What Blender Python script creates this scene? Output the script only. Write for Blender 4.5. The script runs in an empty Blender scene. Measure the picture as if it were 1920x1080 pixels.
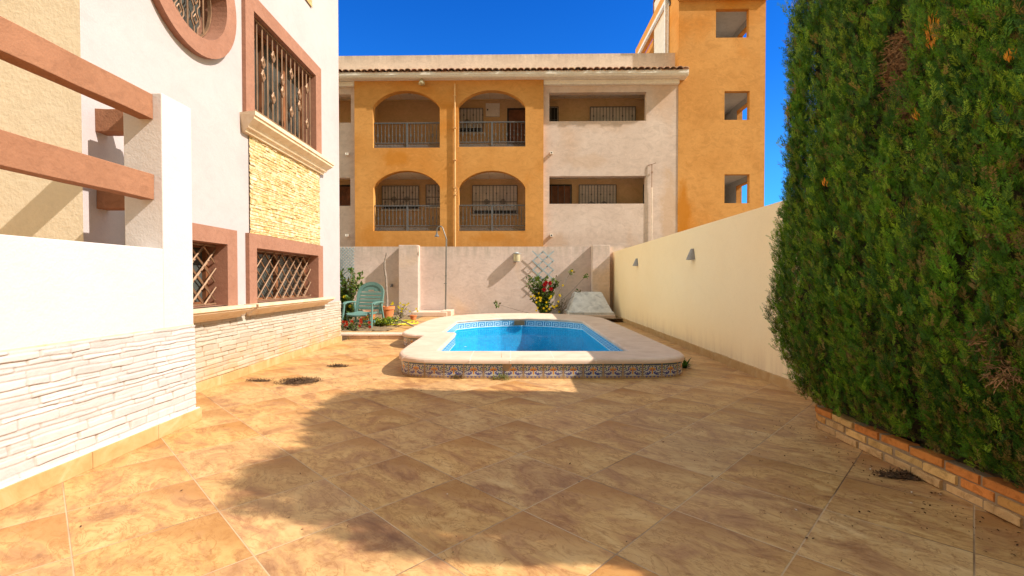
SUN_E,SKY_S,EXPO=4.6,.15,.70; SKY_W,SKY_N=(5.4,3.15,1.4),(.055,.44,.95)
import bpy, bmesh, math, random
import numpy as np
from mathutils import Vector, Matrix
random.seed(7)
PI = math.pi
scene = bpy.context.scene
COL = scene.collection

# ------------------------------------------------------------------ camera measurements (used to turn measured
# positions in the photograph into metres on real planes)
FPX, CH, PITCH = 877.0, 1.3, math.atan(15/877.0)
_cp, _sp = math.cos(PITCH), math.sin(PITCH)
def ray(px, py):
    a, b = px-960.0, 540.0-py
    return Vector((a, FPX*_cp+b*_sp, -FPX*_sp+b*_cp))
def atY(px, py, Y):
    r = ray(px, py); t = Y/r.y; return (r.x*t, CH+r.z*t)
def atX(px, py, X):
    r = ray(px, py); t = X/r.x; return (r.y*t, CH+r.z*t)
def atZ(px, py, Z):
    r = ray(px, py); t = (Z-CH)/r.z; return (r.x*t, r.y*t)

# ------------------------------------------------------------------ mesh builder
class MB:
    def __init__(s): s.v=[]; s.f=[]; s.c=[]; s.m=[]
    def face(s, pts, col=(1,1,1), mi=0):
        n=len(s.v); s.v += [tuple(p) for p in pts]; s.f.append(tuple(range(n, n+len(pts)))); s.c.append(col); s.m.append(mi)
    def box(s, x0,x1,y0,y1,z0,z1, T=None, col=(1,1,1), mi=0):
        p=[(x0,y0,z0),(x1,y0,z0),(x1,y1,z0),(x0,y1,z0),(x0,y0,z1),(x1,y0,z1),(x1,y1,z1),(x0,y1,z1)]
        if T: p=[T(*q) for q in p]
        n=len(s.v); s.v+=[tuple(q) for q in p]
        for f in ((0,3,2,1),(4,5,6,7),(0,1,5,4),(1,2,6,5),(2,3,7,6),(3,0,4,7)):
            s.f.append(tuple(n+i for i in f)); s.c.append(col); s.m.append(mi)
    def grid(s, rows, closed=False, col=(1,1,1), mi=0):
        n=len(s.v); w=len(rows[0])
        for r in rows: s.v+=[tuple(p) for p in r]
        for i in range(len(rows)-1):
            for j in range(w if closed else w-1):
                k=(j+1)%w
                s.f.append((n+i*w+j, n+i*w+k, n+(i+1)*w+k, n+(i+1)*w+j)); s.c.append(col); s.m.append(mi)
    def poly(s, idxpts, col=(1,1,1), mi=0): s.face(idxpts, col, mi)
    def tube(s, pts, r, seg=8, cap=True, col=(1,1,1), mi=0):
        pts=[Vector(p) for p in pts]
        if not isinstance(r,(list,tuple)): r=[r]*len(pts)
        rows=[]; up=Vector((0,0,1))
        d0=(pts[1]-pts[0]).normalized()
        a=d0.cross(up);
        if a.length<.1: a=d0.cross(Vector((1,0,0)))
        a.normalize()
        for i,p in enumerate(pts):
            d=(pts[min(i+1,len(pts)-1)]-pts[max(i-1,0)]).normalized()
            a=(a-d*a.dot(d)).normalized(); b=d.cross(a)
            rows.append([p+(a*math.cos(t)+b*math.sin(t))*r[i] for t in [2*PI*k/seg for k in range(seg)]])
        s.grid(rows, True, col, mi)
        if cap: s.face(rows[0][::-1],col,mi); s.face(rows[-1],col,mi)
    def lathe(s, prof, c=(0,0,0), seg=24, col=(1,1,1), mi=0, arc=2*PI, a0=0):
        n = seg if arc>6.28 else seg+1
        rows=[[(c[0]+r*math.cos(a0+arc*k/seg), c[1]+r*math.sin(a0+arc*k/seg), c[2]+z) for k in range(n)] for r,z in prof]
        s.grid(rows, arc>6.28, col, mi)
    def build(s, name, mats, parent=None, smooth=False, loc=None, bevel=0, bseg=2):
        me=bpy.data.meshes.new(name); me.from_pydata(s.v,[],s.f)
        if not isinstance(mats,(list,tuple)): mats=[mats]
        for m in mats: me.materials.append(m)
        if len(mats)>1: me.polygons.foreach_set('material_index', s.m)
        if any(c!=(1,1,1) for c in s.c):
            at=me.color_attributes.new('Col','FLOAT_COLOR','CORNER')
            arr=[]
            for f,c in zip(s.f,s.c): arr += [c[0],c[1],c[2],1.0]*len(f)
            at.data.foreach_set('color',arr)
        if smooth: me.polygons.foreach_set('use_smooth',[True]*len(s.f))
        me.update()
        o=bpy.data.objects.new(name,me); COL.objects.link(o)
        if parent is not None: o.parent=parent
        if loc: o.location=loc
        if bevel:
            b=o.modifiers.new('b','BEVEL'); b.width=bevel; b.segments=bseg; b.limit_method='ANGLE'; b.angle_limit=math.radians(40)
            b.harden_normals=False
        return o
def merge(o, d=.0005):
    bm=bmesh.new(); bm.from_mesh(o.data); bmesh.ops.remove_doubles(bm,verts=bm.verts,dist=d)
    bmesh.ops.recalc_face_normals(bm,faces=bm.faces); bm.to_mesh(o.data); bm.free(); return o
def tag(o,label=None,cat=None,group=None,kind=None):
    if label: o['label']=label
    if cat: o['category']=cat
    if group: o['group']=group
    if kind: o['kind']=kind
    return o
def empty(name, loc=(0,0,0), rz=0, label=None, cat=None, group=None):
    o=bpy.data.objects.new(name,None); COL.objects.link(o); o.location=loc; o.rotation_euler=(0,0,rz)
    return tag(o,label,cat,group)

# ------------------------------------------------------------------ materials
def newmat(name):
    m=bpy.data.materials.new(name); m.use_nodes=True; nt=m.node_tree; nt.nodes.clear()
    out=nt.nodes.new('ShaderNodeOutputMaterial'); b=nt.nodes.new('ShaderNodeBsdfPrincipled')
    nt.links.new(b.outputs[0],out.inputs[0]); return m,nt,b
class N:
    def __init__(s,nt): s.nt=nt
    def n(s,t,**k):
        x=s.nt.nodes.new(t)
        for a,b in k.items():
            if a in x.inputs: x.inputs[a].default_value=b
            else: setattr(x,a,b)
        return x
    def l(s,a,b): s.nt.links.new(a,b)
    def coord(s, scale=(1,1,1), rot=(0,0,0), loc=(0,0,0), kind='Object'):
        tc=s.n('ShaderNodeTexCoord'); mp=s.n('ShaderNodeMapping'); mp.inputs['Scale'].default_value=scale
        mp.inputs['Rotation'].default_value=rot; mp.inputs['Location'].default_value=loc
        s.l(tc.outputs[kind],mp.inputs[0]); return mp.outputs[0]
    def noise(s, vec, scale, detail=4, rough=.55, dist=0):
        x=s.n('ShaderNodeTexNoise'); x.inputs['Scale'].default_value=scale; x.inputs['Detail'].default_value=detail
        x.inputs['Roughness'].default_value=rough; x.inputs['Distortion'].default_value=dist
        if vec is not None: s.l(vec,x.inputs['Vector'])
        return x.outputs['Fac']
    def ramp(s, fac, stops, interp='LINEAR'):
        x=s.n('ShaderNodeValToRGB'); e=x.color_ramp.elements; x.color_ramp.interpolation=interp
        while len(e)<len(stops): e.new(.5)
        for k,(p,c) in enumerate(stops):
            e[k].position=p; e[k].color=(c[0],c[1],c[2],1) if not isinstance(c,(int,float)) else (c,c,c,1)
        s.l(fac,x.inputs[0]); return x.outputs[0]
    def mix(s, f, a, b, mode='MIX'):
        x=s.n('ShaderNodeMix',data_type='RGBA',blend_type=mode)
        for sock,val in ((x.inputs[0],f),(x.inputs[6],a),(x.inputs[7],b)):
            if hasattr(val,'is_output') : s.l(val,sock)
            elif isinstance(val,(int,float)): sock.default_value=val
            else: sock.default_value=(val[0],val[1],val[2],1)
        return x.outputs[2]
    def math(s, op, a, b=0, c=0):
        x=s.n('ShaderNodeMath',operation=op)
        for i,v in enumerate((a,b,c)):
            if hasattr(v,'is_output'): s.l(v,x.inputs[i])
            else: x.inputs[i].default_value=v
        return x.outputs[0]
    def bump(s, h, strength=.3, dist=.01, b=None):
        x=s.n('ShaderNodeBump'); x.inputs['Strength'].default_value=strength; x.inputs['Distance'].default_value=dist
        s.l(h,x.inputs['Height'])
        if b is not None: s.l(x.outputs[0], b.inputs['Normal'])
        return x.outputs[0]
def plaster(name, c1, c2, scale=1.2, grain=90, bump=.35, bdist=.006, c3=None, stain=None, trowel=0, tv=.30):
    m,nt,b=newmat(name); n=N(nt); v=n.coord()
    f=n.noise(v,scale,5,.6,.3); col=n.ramp(f,[(.3,c1),(.7,c2)])
    if c3:
        f2=n.noise(v,scale*.45,3,.5,.8); col=n.mix(n.ramp(f2,[(.54,0),(.70,.9)]),col,c3)
    ft=n.noise(n.coord(scale=(1,1,1.5)),(trowel or scale*3)*1.3,6,.65,1.6); col=n.mix(n.ramp(ft,[(.38,tv),(.50,0)]),col,tuple(x*.72 for x in c1)); col=n.mix(n.ramp(ft,[(.55,0),(.68,tv)]),col,tuple(min(1,x*1.18) for x in c2))
    fg=n.noise(v,grain,3,.6)
    col=n.mix(n.ramp(fg,[(.3,.12),(.6,0)]),col,tuple(x*.6 for x in c1))
    if stain:
        vs=n.coord(scale=(3,3,.35)); fs=n.noise(vs,2.2,5,.6)
        sep=n.n('ShaderNodeSeparateXYZ'); tc=n.n('ShaderNodeTexCoord'); n.l(tc.outputs['Object'],sep.inputs[0])
        z0,z1,cs=stain
        mr=n.n('ShaderNodeMapRange'); mr.inputs[1].default_value=z0; mr.inputs[2].default_value=z1
        n.l(sep.outputs[2],mr.inputs[0])
        k=n.math('MULTIPLY',mr.outputs[0],n.ramp(fs,[(.38,0),(.66,.85)]))
        col=n.mix(k,col,cs)
    n.l(col,b.inputs['Base Color']); b.inputs['Roughness'].default_value=.9; b.inputs['Specular IOR Level'].default_value=.2
    h=n.math('ADD',fg,n.math('MULTIPLY',n.noise(v,grain*.28,3,.6),1.5))
    if trowel: h=n.math('ADD',h,n.math('MULTIPLY',n.noise(n.coord(scale=(1,1,1.6)),trowel,3,.5,1.2),9))
    n.bump(h,bump,bdist,b); return m
def simple(name, c, rough=.5, metal=0, var=.15, scale=8, bump=0, spec=.4, attr=False):
    m,nt,b=newmat(name); n=N(nt); v=n.coord()
    f=n.noise(v,scale,4)
    col=n.mix(n.ramp(f,[(.3,0),(.7,1)]),tuple(x*(1-var) for x in c),tuple(min(1,x*(1+var)) for x in c))
    if attr:
        at=n.n('ShaderNodeAttribute',attribute_name='Col'); col=n.mix(1.0,col,at.outputs['Color'],'MULTIPLY')
    n.l(col,b.inputs['Base Color']); b.inputs['Roughness'].default_value=rough; b.inputs['Metallic'].default_value=metal
    b.inputs['Specular IOR Level'].default_value=spec
    if bump: n.bump(n.noise(v,scale*8,3),bump,.004,b)
    return m
M={}
M['villa']=plaster('villa_white',(.44,.375,.375),(.495,.43,.43),.7,70,.35,.004,tv=.10)
M['villa_side']=plaster('villa_render',(.80,.64,.45),(.84,.70,.52),.9,38,.35,.008,tv=.12)
M['terrace']=plaster('terrace_white',(.60,.525,.495),(.66,.585,.555),.6,60,.45,.005,tv=.06)
M['brown']=plaster('brown_render',(.30,.14,.09),(.365,.18,.12),2.0,70,.45,.005)
M['beam']=plaster('beam_render',(.29,.13,.072),(.345,.16,.09),2.0,60,.5,.006)
M['orange']=plaster('orange_render',(.54,.245,.06),(.65,.325,.098),.55,30,.10,.006,c3=(.56,.20,.02),stain=(3.2,2.2,(.46,.19,.04)),trowel=2.2)
M['cream']=plaster('cream_render',(.58,.45,.375),(.69,.555,.475),.8,30,.10,.006,c3=(.60,.41,.29),trowel=2.0)
M['loggia']=plaster('loggia_render',(.68,.45,.22),(.74,.51,.28),.8,30,.2,.005)
M['ceiling']=plaster('ceiling_panel',(.78,.66,.54),(.84,.72,.60),.8,30,.1,.005)
M['towerin']=plaster('tower_inside',(.62,.58,.55),(.70,.66,.62),.8,30,.2,.005)
M['backwall']=plaster('back_wall_render',(.60,.46,.395),(.69,.55,.485),1.0,45,.12,.005,c3=(.68,.48,.32),stain=(1.9,2.46,(.40,.33,.27)),trowel=3)
M['rightwall']=plaster('right_wall_render',(.87,.68,.42),(.90,.73,.48),.5,60,.12,.003,tv=.05,stain=(.5,.05,(.70,.52,.34)))
M['parapet']=plaster('roof_parapet',(.62,.50,.41),(.72,.60,.50),1.5,40,.3,.005,stain=(9.5,10.3,(.22,.18,.13)))
M['fascia']=plaster('eave_white',(.74,.68,.60),(.82,.76,.68),2,40,.15,.003)
M['upvc']=simple('white_pipe',(.75,.75,.76),.5)
M['rust_edge']=simple('roof_tile',(.50,.30,.19),.85,var=.35,scale=3)
M['iron']=simple('wrought_iron',(.10,.075,.06),.5,.5)
M['bronze']=simple('bronze_iron',(.27,.155,.09),.5,.35,var=.3,scale=5)
M['grille']=simple('painted_grille',(.15,.14,.14),.5,.2)
M['rail']=simple('rail_paint',(.12,.12,.125),.5,.2)
M['shutter']=simple('roller_shutter',(.80,.72,.64),.7,scale=2)
M['glass']=simple('dark_glass',(.06,.065,.06),.12,spec=.8,var=.4,scale=1.5)
M['door']=simple('wood_door',(.20,.075,.03),.5,scale=4,var=.4)
M['dark']=simple('dark_opening',(.03,.028,.025),.7)
M['travertine']=None
# ---- special materials
def mat_floor():
    m,nt,b=newmat('patio_tiles'); n=N(nt)
    tc=n.n('ShaderNodeTexCoord'); S=.604
    def dot(a,bb,off):
        d=n.n('ShaderNodeVectorMath',operation='DOT_PRODUCT'); n.l(tc.outputs['Object'],d.inputs[0]); d.inputs[1].default_value=(a,bb,0)
        return n.math('DIVIDE',n.math('SUBTRACT',d.outputs['Value'],off),S)
    u=dot(.7023,.7119,.096); v=dot(-.7119,.7023,-.018)
    iu,iv=n.math('FLOOR',u),n.math('FLOOR',v); fu,fv=n.math('FRACT',u),n.math('FRACT',v)
    cid=n.n('ShaderNodeCombineXYZ'); n.l(iu,cid.inputs[0]); n.l(iv,cid.inputs[1])
    wn=n.n('ShaderNodeTexWhiteNoise',noise_dimensions='3D'); n.l(cid.outputs[0],wn.inputs['Vector'])
    # in-tile pattern, stretched along the tile's grain, randomly shifted per tile
    pc=n.n('ShaderNodeCombineXYZ')
    rx=n.math('MULTIPLY',wn.outputs['Value'],37.0)
    n.l(n.math('ADD',n.math('MULTIPLY',u,1.0),rx),pc.inputs[0]); n.l(n.math('ADD',n.math('MULTIPLY',v,.50),rx),pc.inputs[1]); n.l(rx,pc.inputs[2])
    big=n.noise(pc.outputs[0],2.6,10,.70,.8)
    fine=n.noise(pc.outputs[0],11,8,.75,.8)
    vein=n.noise(pc.outputs[0],3.0,8,.62,1.8)
    col=n.ramp(big,[(.29,(.23,.105,.052)),(.41,(.43,.225,.105)),(.52,(.58,.34,.145)),(.68,(.68,.435,.21))])
    col=n.mix(n.ramp(fine,[(.36,.6),(.50,0)]),col,(.32,.15,.055))
    vv=n.math('ABSOLUTE',n.math('SUBTRACT',vein,.5))
    col=n.mix(n.ramp(vv,[(0,.7),(.006,.35),(.02,0)]),col,(.28,.12,.045))
    # each printed tile has a browner band toward one edge
    band=n.math('ADD',n.math('ADD',n.math('MULTIPLY',fu,.62),n.math('MULTIPLY',fv,.40)),n.math('MULTIPLY',n.math('SUBTRACT',big,.5),1.0))
    sel=n.ramp(wn.outputs['Value'],[(.35,0),(.5,1)])
    col=n.mix(n.math('MULTIPLY',n.ramp(band,[(.66,0),(.80,.65)]),sel),col,(.36,.165,.06))
    wn2=n.n('ShaderNodeTexWhiteNoise',noise_dimensions='3D'); 
    ad=n.n('ShaderNodeVectorMath',operation='ADD'); n.l(cid.outputs[0],ad.inputs[0]); ad.inputs[1].default_value=(7.3,2.1,.7); n.l(ad.outputs[0],wn2.inputs['Vector'])
    hs=n.n('ShaderNodeHueSaturation'); n.l(col,hs.inputs['Color'])
    n.l(n.math('MULTIPLY_ADD',wn2.outputs['Value'],.13,.93),hs.inputs['Value'])
    n.l(n.math('MULTIPLY_ADD',wn.outputs['Value'],.08,1.0),hs.inputs['Saturation']); col=hs.outputs[0]
    # grout
    def edge(f):
        return n.math('MINIMUM',f,n.math('SUBTRACT',1.0,f))
    e=n.math('MINIMUM',edge(fu),edge(fv))
    wob=n.noise(tc.outputs['Object'],14,3)
    e=n.math('ADD',e,n.math('MULTIPLY',n.math('SUBTRACT',wob,.5),.003))
    g=n.ramp(e,[(.0035,1),(.0070,0)])
    gc=n.ramp(n.noise(tc.outputs['Object'],1.1,3),[(.36,(.16,.09,.05)),(.50,(.54,.36,.215))])
    col=n.mix(g,col,gc)
    # dirt & dust over everything
    d=n.noise(tc.outputs['Object'],.9,6,.65,.5)
    col=n.mix(n.ramp(d,[(.52,0),(.75,.38)]),col,(.28,.14,.06))
    spk=n.n('ShaderNodeTexVoronoi'); spk.inputs['Scale'].default_value=3.1; n.l(tc.outputs['Object'],spk.inputs['Vector'])
    col=n.mix(n.ramp(spk.outputs['Distance'],[(.018,.85),(.028,0)]),col,(.07,.04,.02))
    n.l(col,b.inputs['Base Color'])
    n.l(n.ramp(big,[(.3,.42),(.7,.6)]),b.inputs['Roughness']); b.inputs['Specular IOR Level'].default_value=.35
    h=n.math('SUBTRACT',n.math('ADD',n.math('MULTIPLY',fine,.35),n.math('MULTIPLY',big,.5)),n.math('MULTIPLY',g,1.6))
    n.bump(h,.5,.004,b)
    return m
M['floor']=mat_floor()
def mat_stone(name,c1,c2,c3,scale,rough=.75,bump=.3,attr=False,warmz=None):
    m,nt,b=newmat(name); n=N(nt); v=n.coord()
    f=n.noise(v,scale,6,.65,.8); col=n.ramp(f,[(.28,c1),(.5,c2),(.72,c3)])
    if warmz:
        sep=n.n('ShaderNodeSeparateXYZ'); tc=n.n('ShaderNodeTexCoord'); n.l(tc.outputs['Object'],sep.inputs[0])
        mr=n.n('ShaderNodeMapRange'); mr.inputs[1].default_value=warmz[0]; mr.inputs[2].default_value=warmz[1]; n.l(sep.outputs[2],mr.inputs[0])
        k=n.math('MULTIPLY',mr.outputs[0],n.ramp(n.noise(v,3,5),[(.35,.25),(.65,1)]))
        col=n.mix(k,col,warmz[2])
    if attr:
        at=n.n('ShaderNodeAttribute',attribute_name='Col'); col=n.mix(1.0,col,at.outputs['Color'],'MULTIPLY')
    n.l(col,b.inputs['Base Color']); b.inputs['Roughness'].default_value=rough; b.inputs['Specular IOR Level'].default_value=.3
    n.bump(n.math('ADD',n.noise(v,scale*7,5,.65),f),bump,.006,b); return m
M['skirt']=mat_stone('ochre_skirting',(.42,.235,.09),(.50,.31,.135),(.56,.395,.215),5,.5,.15)
M['coping']=mat_stone('coping_stone',(.54,.375,.275),(.63,.46,.355),(.69,.525,.42),2.5,.7,.25)
M['sill']=mat_stone('limestone_sill',(.60,.42,.26),(.72,.56,.38),(.78,.64,.48),4,.6,.2)
M['whitestone']=mat_stone('white_stacked_stone',(.46,.425,.42),(.51,.475,.47),(.54,.51,.51),6,.85,.5,True)
M['warmstone']=mat_stone('warm_stacked_stone',(.42,.365,.305),(.455,.405,.35),(.49,.445,.395),6,.85,.5,True,(.62,.1,(.52,.32,.155)))
M['pmortar']=mat_stone('planter_mortar',(.22,.14,.08),(.30,.20,.12),(.36,.25,.15),12,.9,.5)
M['yellowstone']=mat_stone('yellow_stacked_stone',(.42,.28,.11),(.56,.44,.26),(.68,.61,.50),10,.85,.5,True)
M['mortar']=mat_stone('mortar',(.30,.22,.15),(.38,.29,.21),(.44,.35,.27),12,.9,.4)
M['ymortar']=mat_stone('yellow_mortar',(.40,.28,.13),(.5,.36,.18),(.58,.45,.26),12,.9,.4)
M['hatch']=mat_stone('weathered_shell',(.36,.34,.33),(.58,.55,.52),(.72,.68,.64),4,.6,.3)
M['soil']=mat_stone('soil',(.12,.07,.035),(.20,.13,.07),(.30,.21,.12),9,.95,.9)
M['debris']=mat_stone('dry_debris',(.035,.018,.01),(.07,.035,.018),(.13,.07,.035),40,.95,.8)
M['paint']=simple('col_paint',(1,1,1),.25,var=.03,attr=True,spec=.5)
M['paint_matt']=simple('col_matt',(1,1,1),.75,var=.08,attr=True,spec=.2)
M['terracotta']=simple('terracotta',(.62,.20,.07),.8,var=.15,scale=6)
M['chair']=simple('green_plastic',(.115,.215,.185),.45,var=.10,scale=3,bump=.08)
M['steel']=simple('dull_steel',(.20,.185,.17),.45,.5)
M['greyplastic']=simple('grey_plastic',(.30,.32,.34),.55)
M['trellis']=simple('trellis_paint',(.33,.39,.41),.6)
M['lampgrey']=simple('lamp_grey',(.27,.25,.24),.6)
M['lampglass']=simple('lamp_glass',(.50,.42,.26),.3)
M['skimmer']=simple('skimmer_brown',(.10,.07,.035),.6)
M['hose']=simple('yellow_hose',(.70,.60,.03),.45)
M['bark']=mat_stone('bark',(.16,.11,.08),(.26,.20,.16),(.36,.30,.26),14,.9,.7)
M['deadwood']=simple('dead_wood',(.30,.17,.09),.9,var=.4,scale=20)
def mat_leaf(name,rough=.55,trans=.35,gain=1.0):
    m,nt,b=newmat(name); n=N(nt); at=n.n('ShaderNodeAttribute',attribute_name='Col')
    n.l(at.outputs['Color'],b.inputs['Base Color']); b.inputs['Roughness'].default_value=rough; b.inputs['Specular IOR Level'].default_value=.3
    tr=n.n('ShaderNodeBsdfTranslucent'); n.l(n.mix(1.0,at.outputs['Color'],(1.3*gain,1.5*gain,.5*gain),'MULTIPLY'),tr.inputs[0])
    mx=n.n('ShaderNodeMixShader'); mx.inputs[0].default_value=trans
    n.l(b.outputs[0],mx.inputs[1]); n.l(tr.outputs[0],mx.inputs[2])
    out=[x for x in nt.nodes if x.type=='OUTPUT_MATERIAL'][0]; n.l(mx.outputs[0],out.inputs[0]); return m
M['leaf']=mat_leaf('leaf'); M['conifer']=mat_leaf('conifer_leaf',.6,.3)
def mat_mosaic():
    m,nt,b=newmat('pool_mosaic'); n=N(nt); uv=n.n('ShaderNodeUVMap')
    sc=n.n('ShaderNodeVectorMath',operation='SCALE'); n.l(uv.outputs[0],sc.inputs[0]); sc.inputs['Scale'].default_value=1/.05
    fl=n.n('ShaderNodeVectorMath',operation='FLOOR'); n.l(sc.outputs[0],fl.inputs[0])
    fr=n.n('ShaderNodeVectorMath',operation='FRACTION'); n.l(sc.outputs[0],fr.inputs[0])
    wn=n.n('ShaderNodeTexWhiteNoise',noise_dimensions='3D'); n.l(fl.outputs[0],wn.inputs['Vector'])
    col=n.ramp(wn.outputs['Value'],[(0,(.002,.31,.56)),(.5,(.004,.36,.62)),(1,(.01,.41,.67))])
    col=n.mix(n.ramp(n.noise(n.coord(),1.5,5),[(.4,0),(.7,.18)]),col,(.02,.48,.74))
    sx=n.n('ShaderNodeSeparateXYZ'); n.l(fr.outputs[0],sx.inputs[0])
    def edge(f): return n.math('MINIMUM',f,n.math('SUBTRACT',1.0,f))
    e=n.math('MINIMUM',edge(sx.outputs[0]),edge(sx.outputs[1]))
    col=n.mix(n.ramp(e,[(.05,1),(.07,0)]),col,(.03,.30,.55))
    n.l(col,b.inputs['Base Color']); b.inputs['Roughness'].default_value=.3; return m
M['mosaic']=mat_mosaic()
def add_stains(mat,items,col):
    nt=mat.node_tree; n=N(nt); b=[x for x in nt.nodes if x.type=='BSDF_PRINCIPLED'][0]; src=b.inputs['Base Color'].links[0].from_socket
    tc=n.n('ShaderNodeTexCoord'); acc=None; nz=n.noise(tc.outputs['Object'],1.6,6,.65,.6)
    for (x,z,rx_,rz_,k) in items:
        mp=n.n('ShaderNodeMapping'); mp.inputs['Location'].default_value=(-x/rx_,0,-z/rz_); mp.inputs['Scale'].default_value=(1/rx_,0,1/rz_); n.l(tc.outputs['Object'],mp.inputs[0])
        ln=n.n('ShaderNodeVectorMath',operation='LENGTH'); n.l(mp.outputs[0],ln.inputs[0])
        d=n.math('ADD',ln.outputs['Value'],n.math('MULTIPLY',n.math('SUBTRACT',nz,.5),2.0))
        m=n.math('MULTIPLY',n.ramp(d,[(.55,1),(1.0,0)]),k); acc=m if acc is None else n.math('MAXIMUM',acc,m)
    n.l(n.mix(acc,src,col),b.inputs['Base Color'])
def mat_water():
    m=bpy.data.materials.new('pool_water'); m.use_nodes=True; nt=m.node_tree; nt.nodes.clear(); n=N(nt)
    out=n.n('ShaderNodeOutputMaterial'); t=n.n('ShaderNodeBsdfTransparent'); t.inputs[0].default_value=(.80,.97,1,1)
    g=n.n('ShaderNodeBsdfGlossy'); g.inputs['Roughness'].default_value=.03
    lw=n.n('ShaderNodeFresnel'); lw.inputs['IOR'].default_value=1.10
    v=n.coord(scale=(1,.6,1)); h=n.math('ADD',n.noise(v,7,3,.5,.3),n.math('MULTIPLY',n.noise(v,22,2,.5),.3))
    bp=n.bump(h,.10,.03); n.l(bp,g.inputs['Normal']); 0
    mx=n.n('ShaderNodeMixShader'); n.l(n.math('MULTIPLY',lw.outputs[0],.30),mx.inputs[0]); n.l(t.outputs[0],mx.inputs[1]); n.l(g.outputs[0],mx.inputs[2])
    n.l(mx.outputs[0],out.inputs[0]); return m
M['water']=mat_water()

# ------------------------------------------------------------------ generic builders
def wall_open(mb,x0,x1,z0,z1,ops,T,depth,mi=0,rmi=None,nx=14):
    """wall sheet with openings; T(x,d,z) maps to world (d=0 front, depth back)"""
    xs={x0,x1}
    for o in ops:
        k=nx if o.get('curved') else 1
        for i in range(k+1): xs.add(o['x0']+(o['x1']-o['x0'])*(.5-.5*math.cos(PI*i/k)) if k>1 else o['x0']+(o['x1']-o['x0'])*i/k)
    xs=sorted(x for x in xs if x0-1e-6<=x<=x1+1e-6)
    for a,b in zip(xs,xs[1:]):
        if b-a<1e-6: continue
        c=(a+b)/2; L=[o for o in ops if o['x0']<c<o['x1']]; L.sort(key=lambda o:o['lo'](c))
        la,lb=z0,z0
        for o in L:
            mb.face([T(a,0,la),T(b,0,lb),T(b,0,o['lo'](b)),T(a,0,o['lo'](a))],mi=mi)
            for fn in (o['lo'],o['hi']):
                mb.face([T(a,0,fn(a)),T(b,0,fn(b)),T(b,depth,fn(b)),T(a,depth,fn(a))],mi=mi if rmi is None else rmi)
            la,lb=o['hi'](a),o['hi'](b)
        mb.face([T(a,0,la),T(b,0,lb),T(b,0,z1),T(a,0,z1)],mi=mi)
    for o in ops:
        for x in (o['x0'],o['x1']):
            if abs(o['hi'](x)-o['lo'](x))>1e-3:
                mb.face([T(x,0,o['lo'](x)),T(x,depth,o['lo'](x)),T(x,depth,o['hi'](x)),T(x,0,o['hi'](x))],mi=mi if rmi is None else rmi)
def rect_op(x0,x1,z0,z1): return dict(x0=x0,x1=x1,lo=lambda x:z0,hi=lambda x:z1)
def arch_op(x0,x1,z0,zs,za):
    c,r=(x0+x1)/2,(x1-x0)/2
    return dict(x0=x0,x1=x1,lo=lambda x:z0,hi=lambda x:zs+(za-zs)*max(0,1-(abs(x-c)/r)**2.1)**.72,curved=True)
def stones(mb,u0,u1,v0,v1,T,hr,lr,dr,colf,gap=.004,rng=None,jit=.006):
    rng=rng or random.Random(3); v=v0
    while v<v1-.008:
        h=min(rng.uniform(*hr),v1-v)
        if v1-(v+h)<hr[0]*.5: h=v1-v
        u=u0-rng.uniform(0,lr[0])
        while u<u1:
            l=rng.uniform(*lr); a,b=max(u,u0),min(u+l,u1); u+=l
            if b-a<.015: continue
            g=gap; d=rng.uniform(*dr); c=colf(rng)
            sub=1 if h<hr[1]*.75 or rng.random()<.55 else 2
            cut=rng.uniform(.4,.6)
            for k in range(sub):
                w0=v+ (h*cut if k else 0); w1=v+(h*cut if (sub==2 and k==0) else h)
                dd=d+rng.uniform(-.3,.3)*(dr[1]-dr[0]); 
                j=lambda:rng.uniform(-jit,jit)
                A=[(a+g,w0+g+j()*.5),(b-g,w0+g+j()*.5),(b-g,w1-g*.5+j()*.5),(a+g,w1-g*.5+j()*.5)]
                i=.006
                B=[(A[0][0]+i,A[0][1]+i),(A[1][0]-i,A[1][1]+i),(A[2][0]-i,A[2][1]-i*.7),(A[3][0]+i,A[3][1]-i*.7)]
                dB=[dd*rng.uniform(.7,1.1) for _ in range(4)]
                P0=[T(p[0],0,p[1]) for p in A]; P1=[T(p[0],-dd*.75,p[1]) for p in A]; P2=[T(p[0],-q,p[1]) for p,q in zip(B,dB)]
                mb.face(P2,c)
                for s in range(4):
                    t=(s+1)%4
                    mb.face([P1[s],P1[t],P2[t],P2[s]],c); mb.face([P0[s],P0[t],P1[t],P1[s]],c)
        v+=h
def leafquad(mb,p,d,n,L,W,col):
    d=d.normalized(); s=d.cross(n); 
    if s.length<1e-3: s=d.cross(Vector((1,0,0)))
    s.normalize(); nn=s.cross(d)
    mb.face([p,p+d*L*.45+s*W*.5+nn*L*.06,p+d*L,p+d*L*.45-s*W*.5+nn*L*.06],col)
def rv(rng): 
    while True:
        v=Vector((rng.uniform(-1,1),rng.uniform(-1,1),rng.uniform(-1,1)))
        if .1<v.length<1: return v

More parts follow.
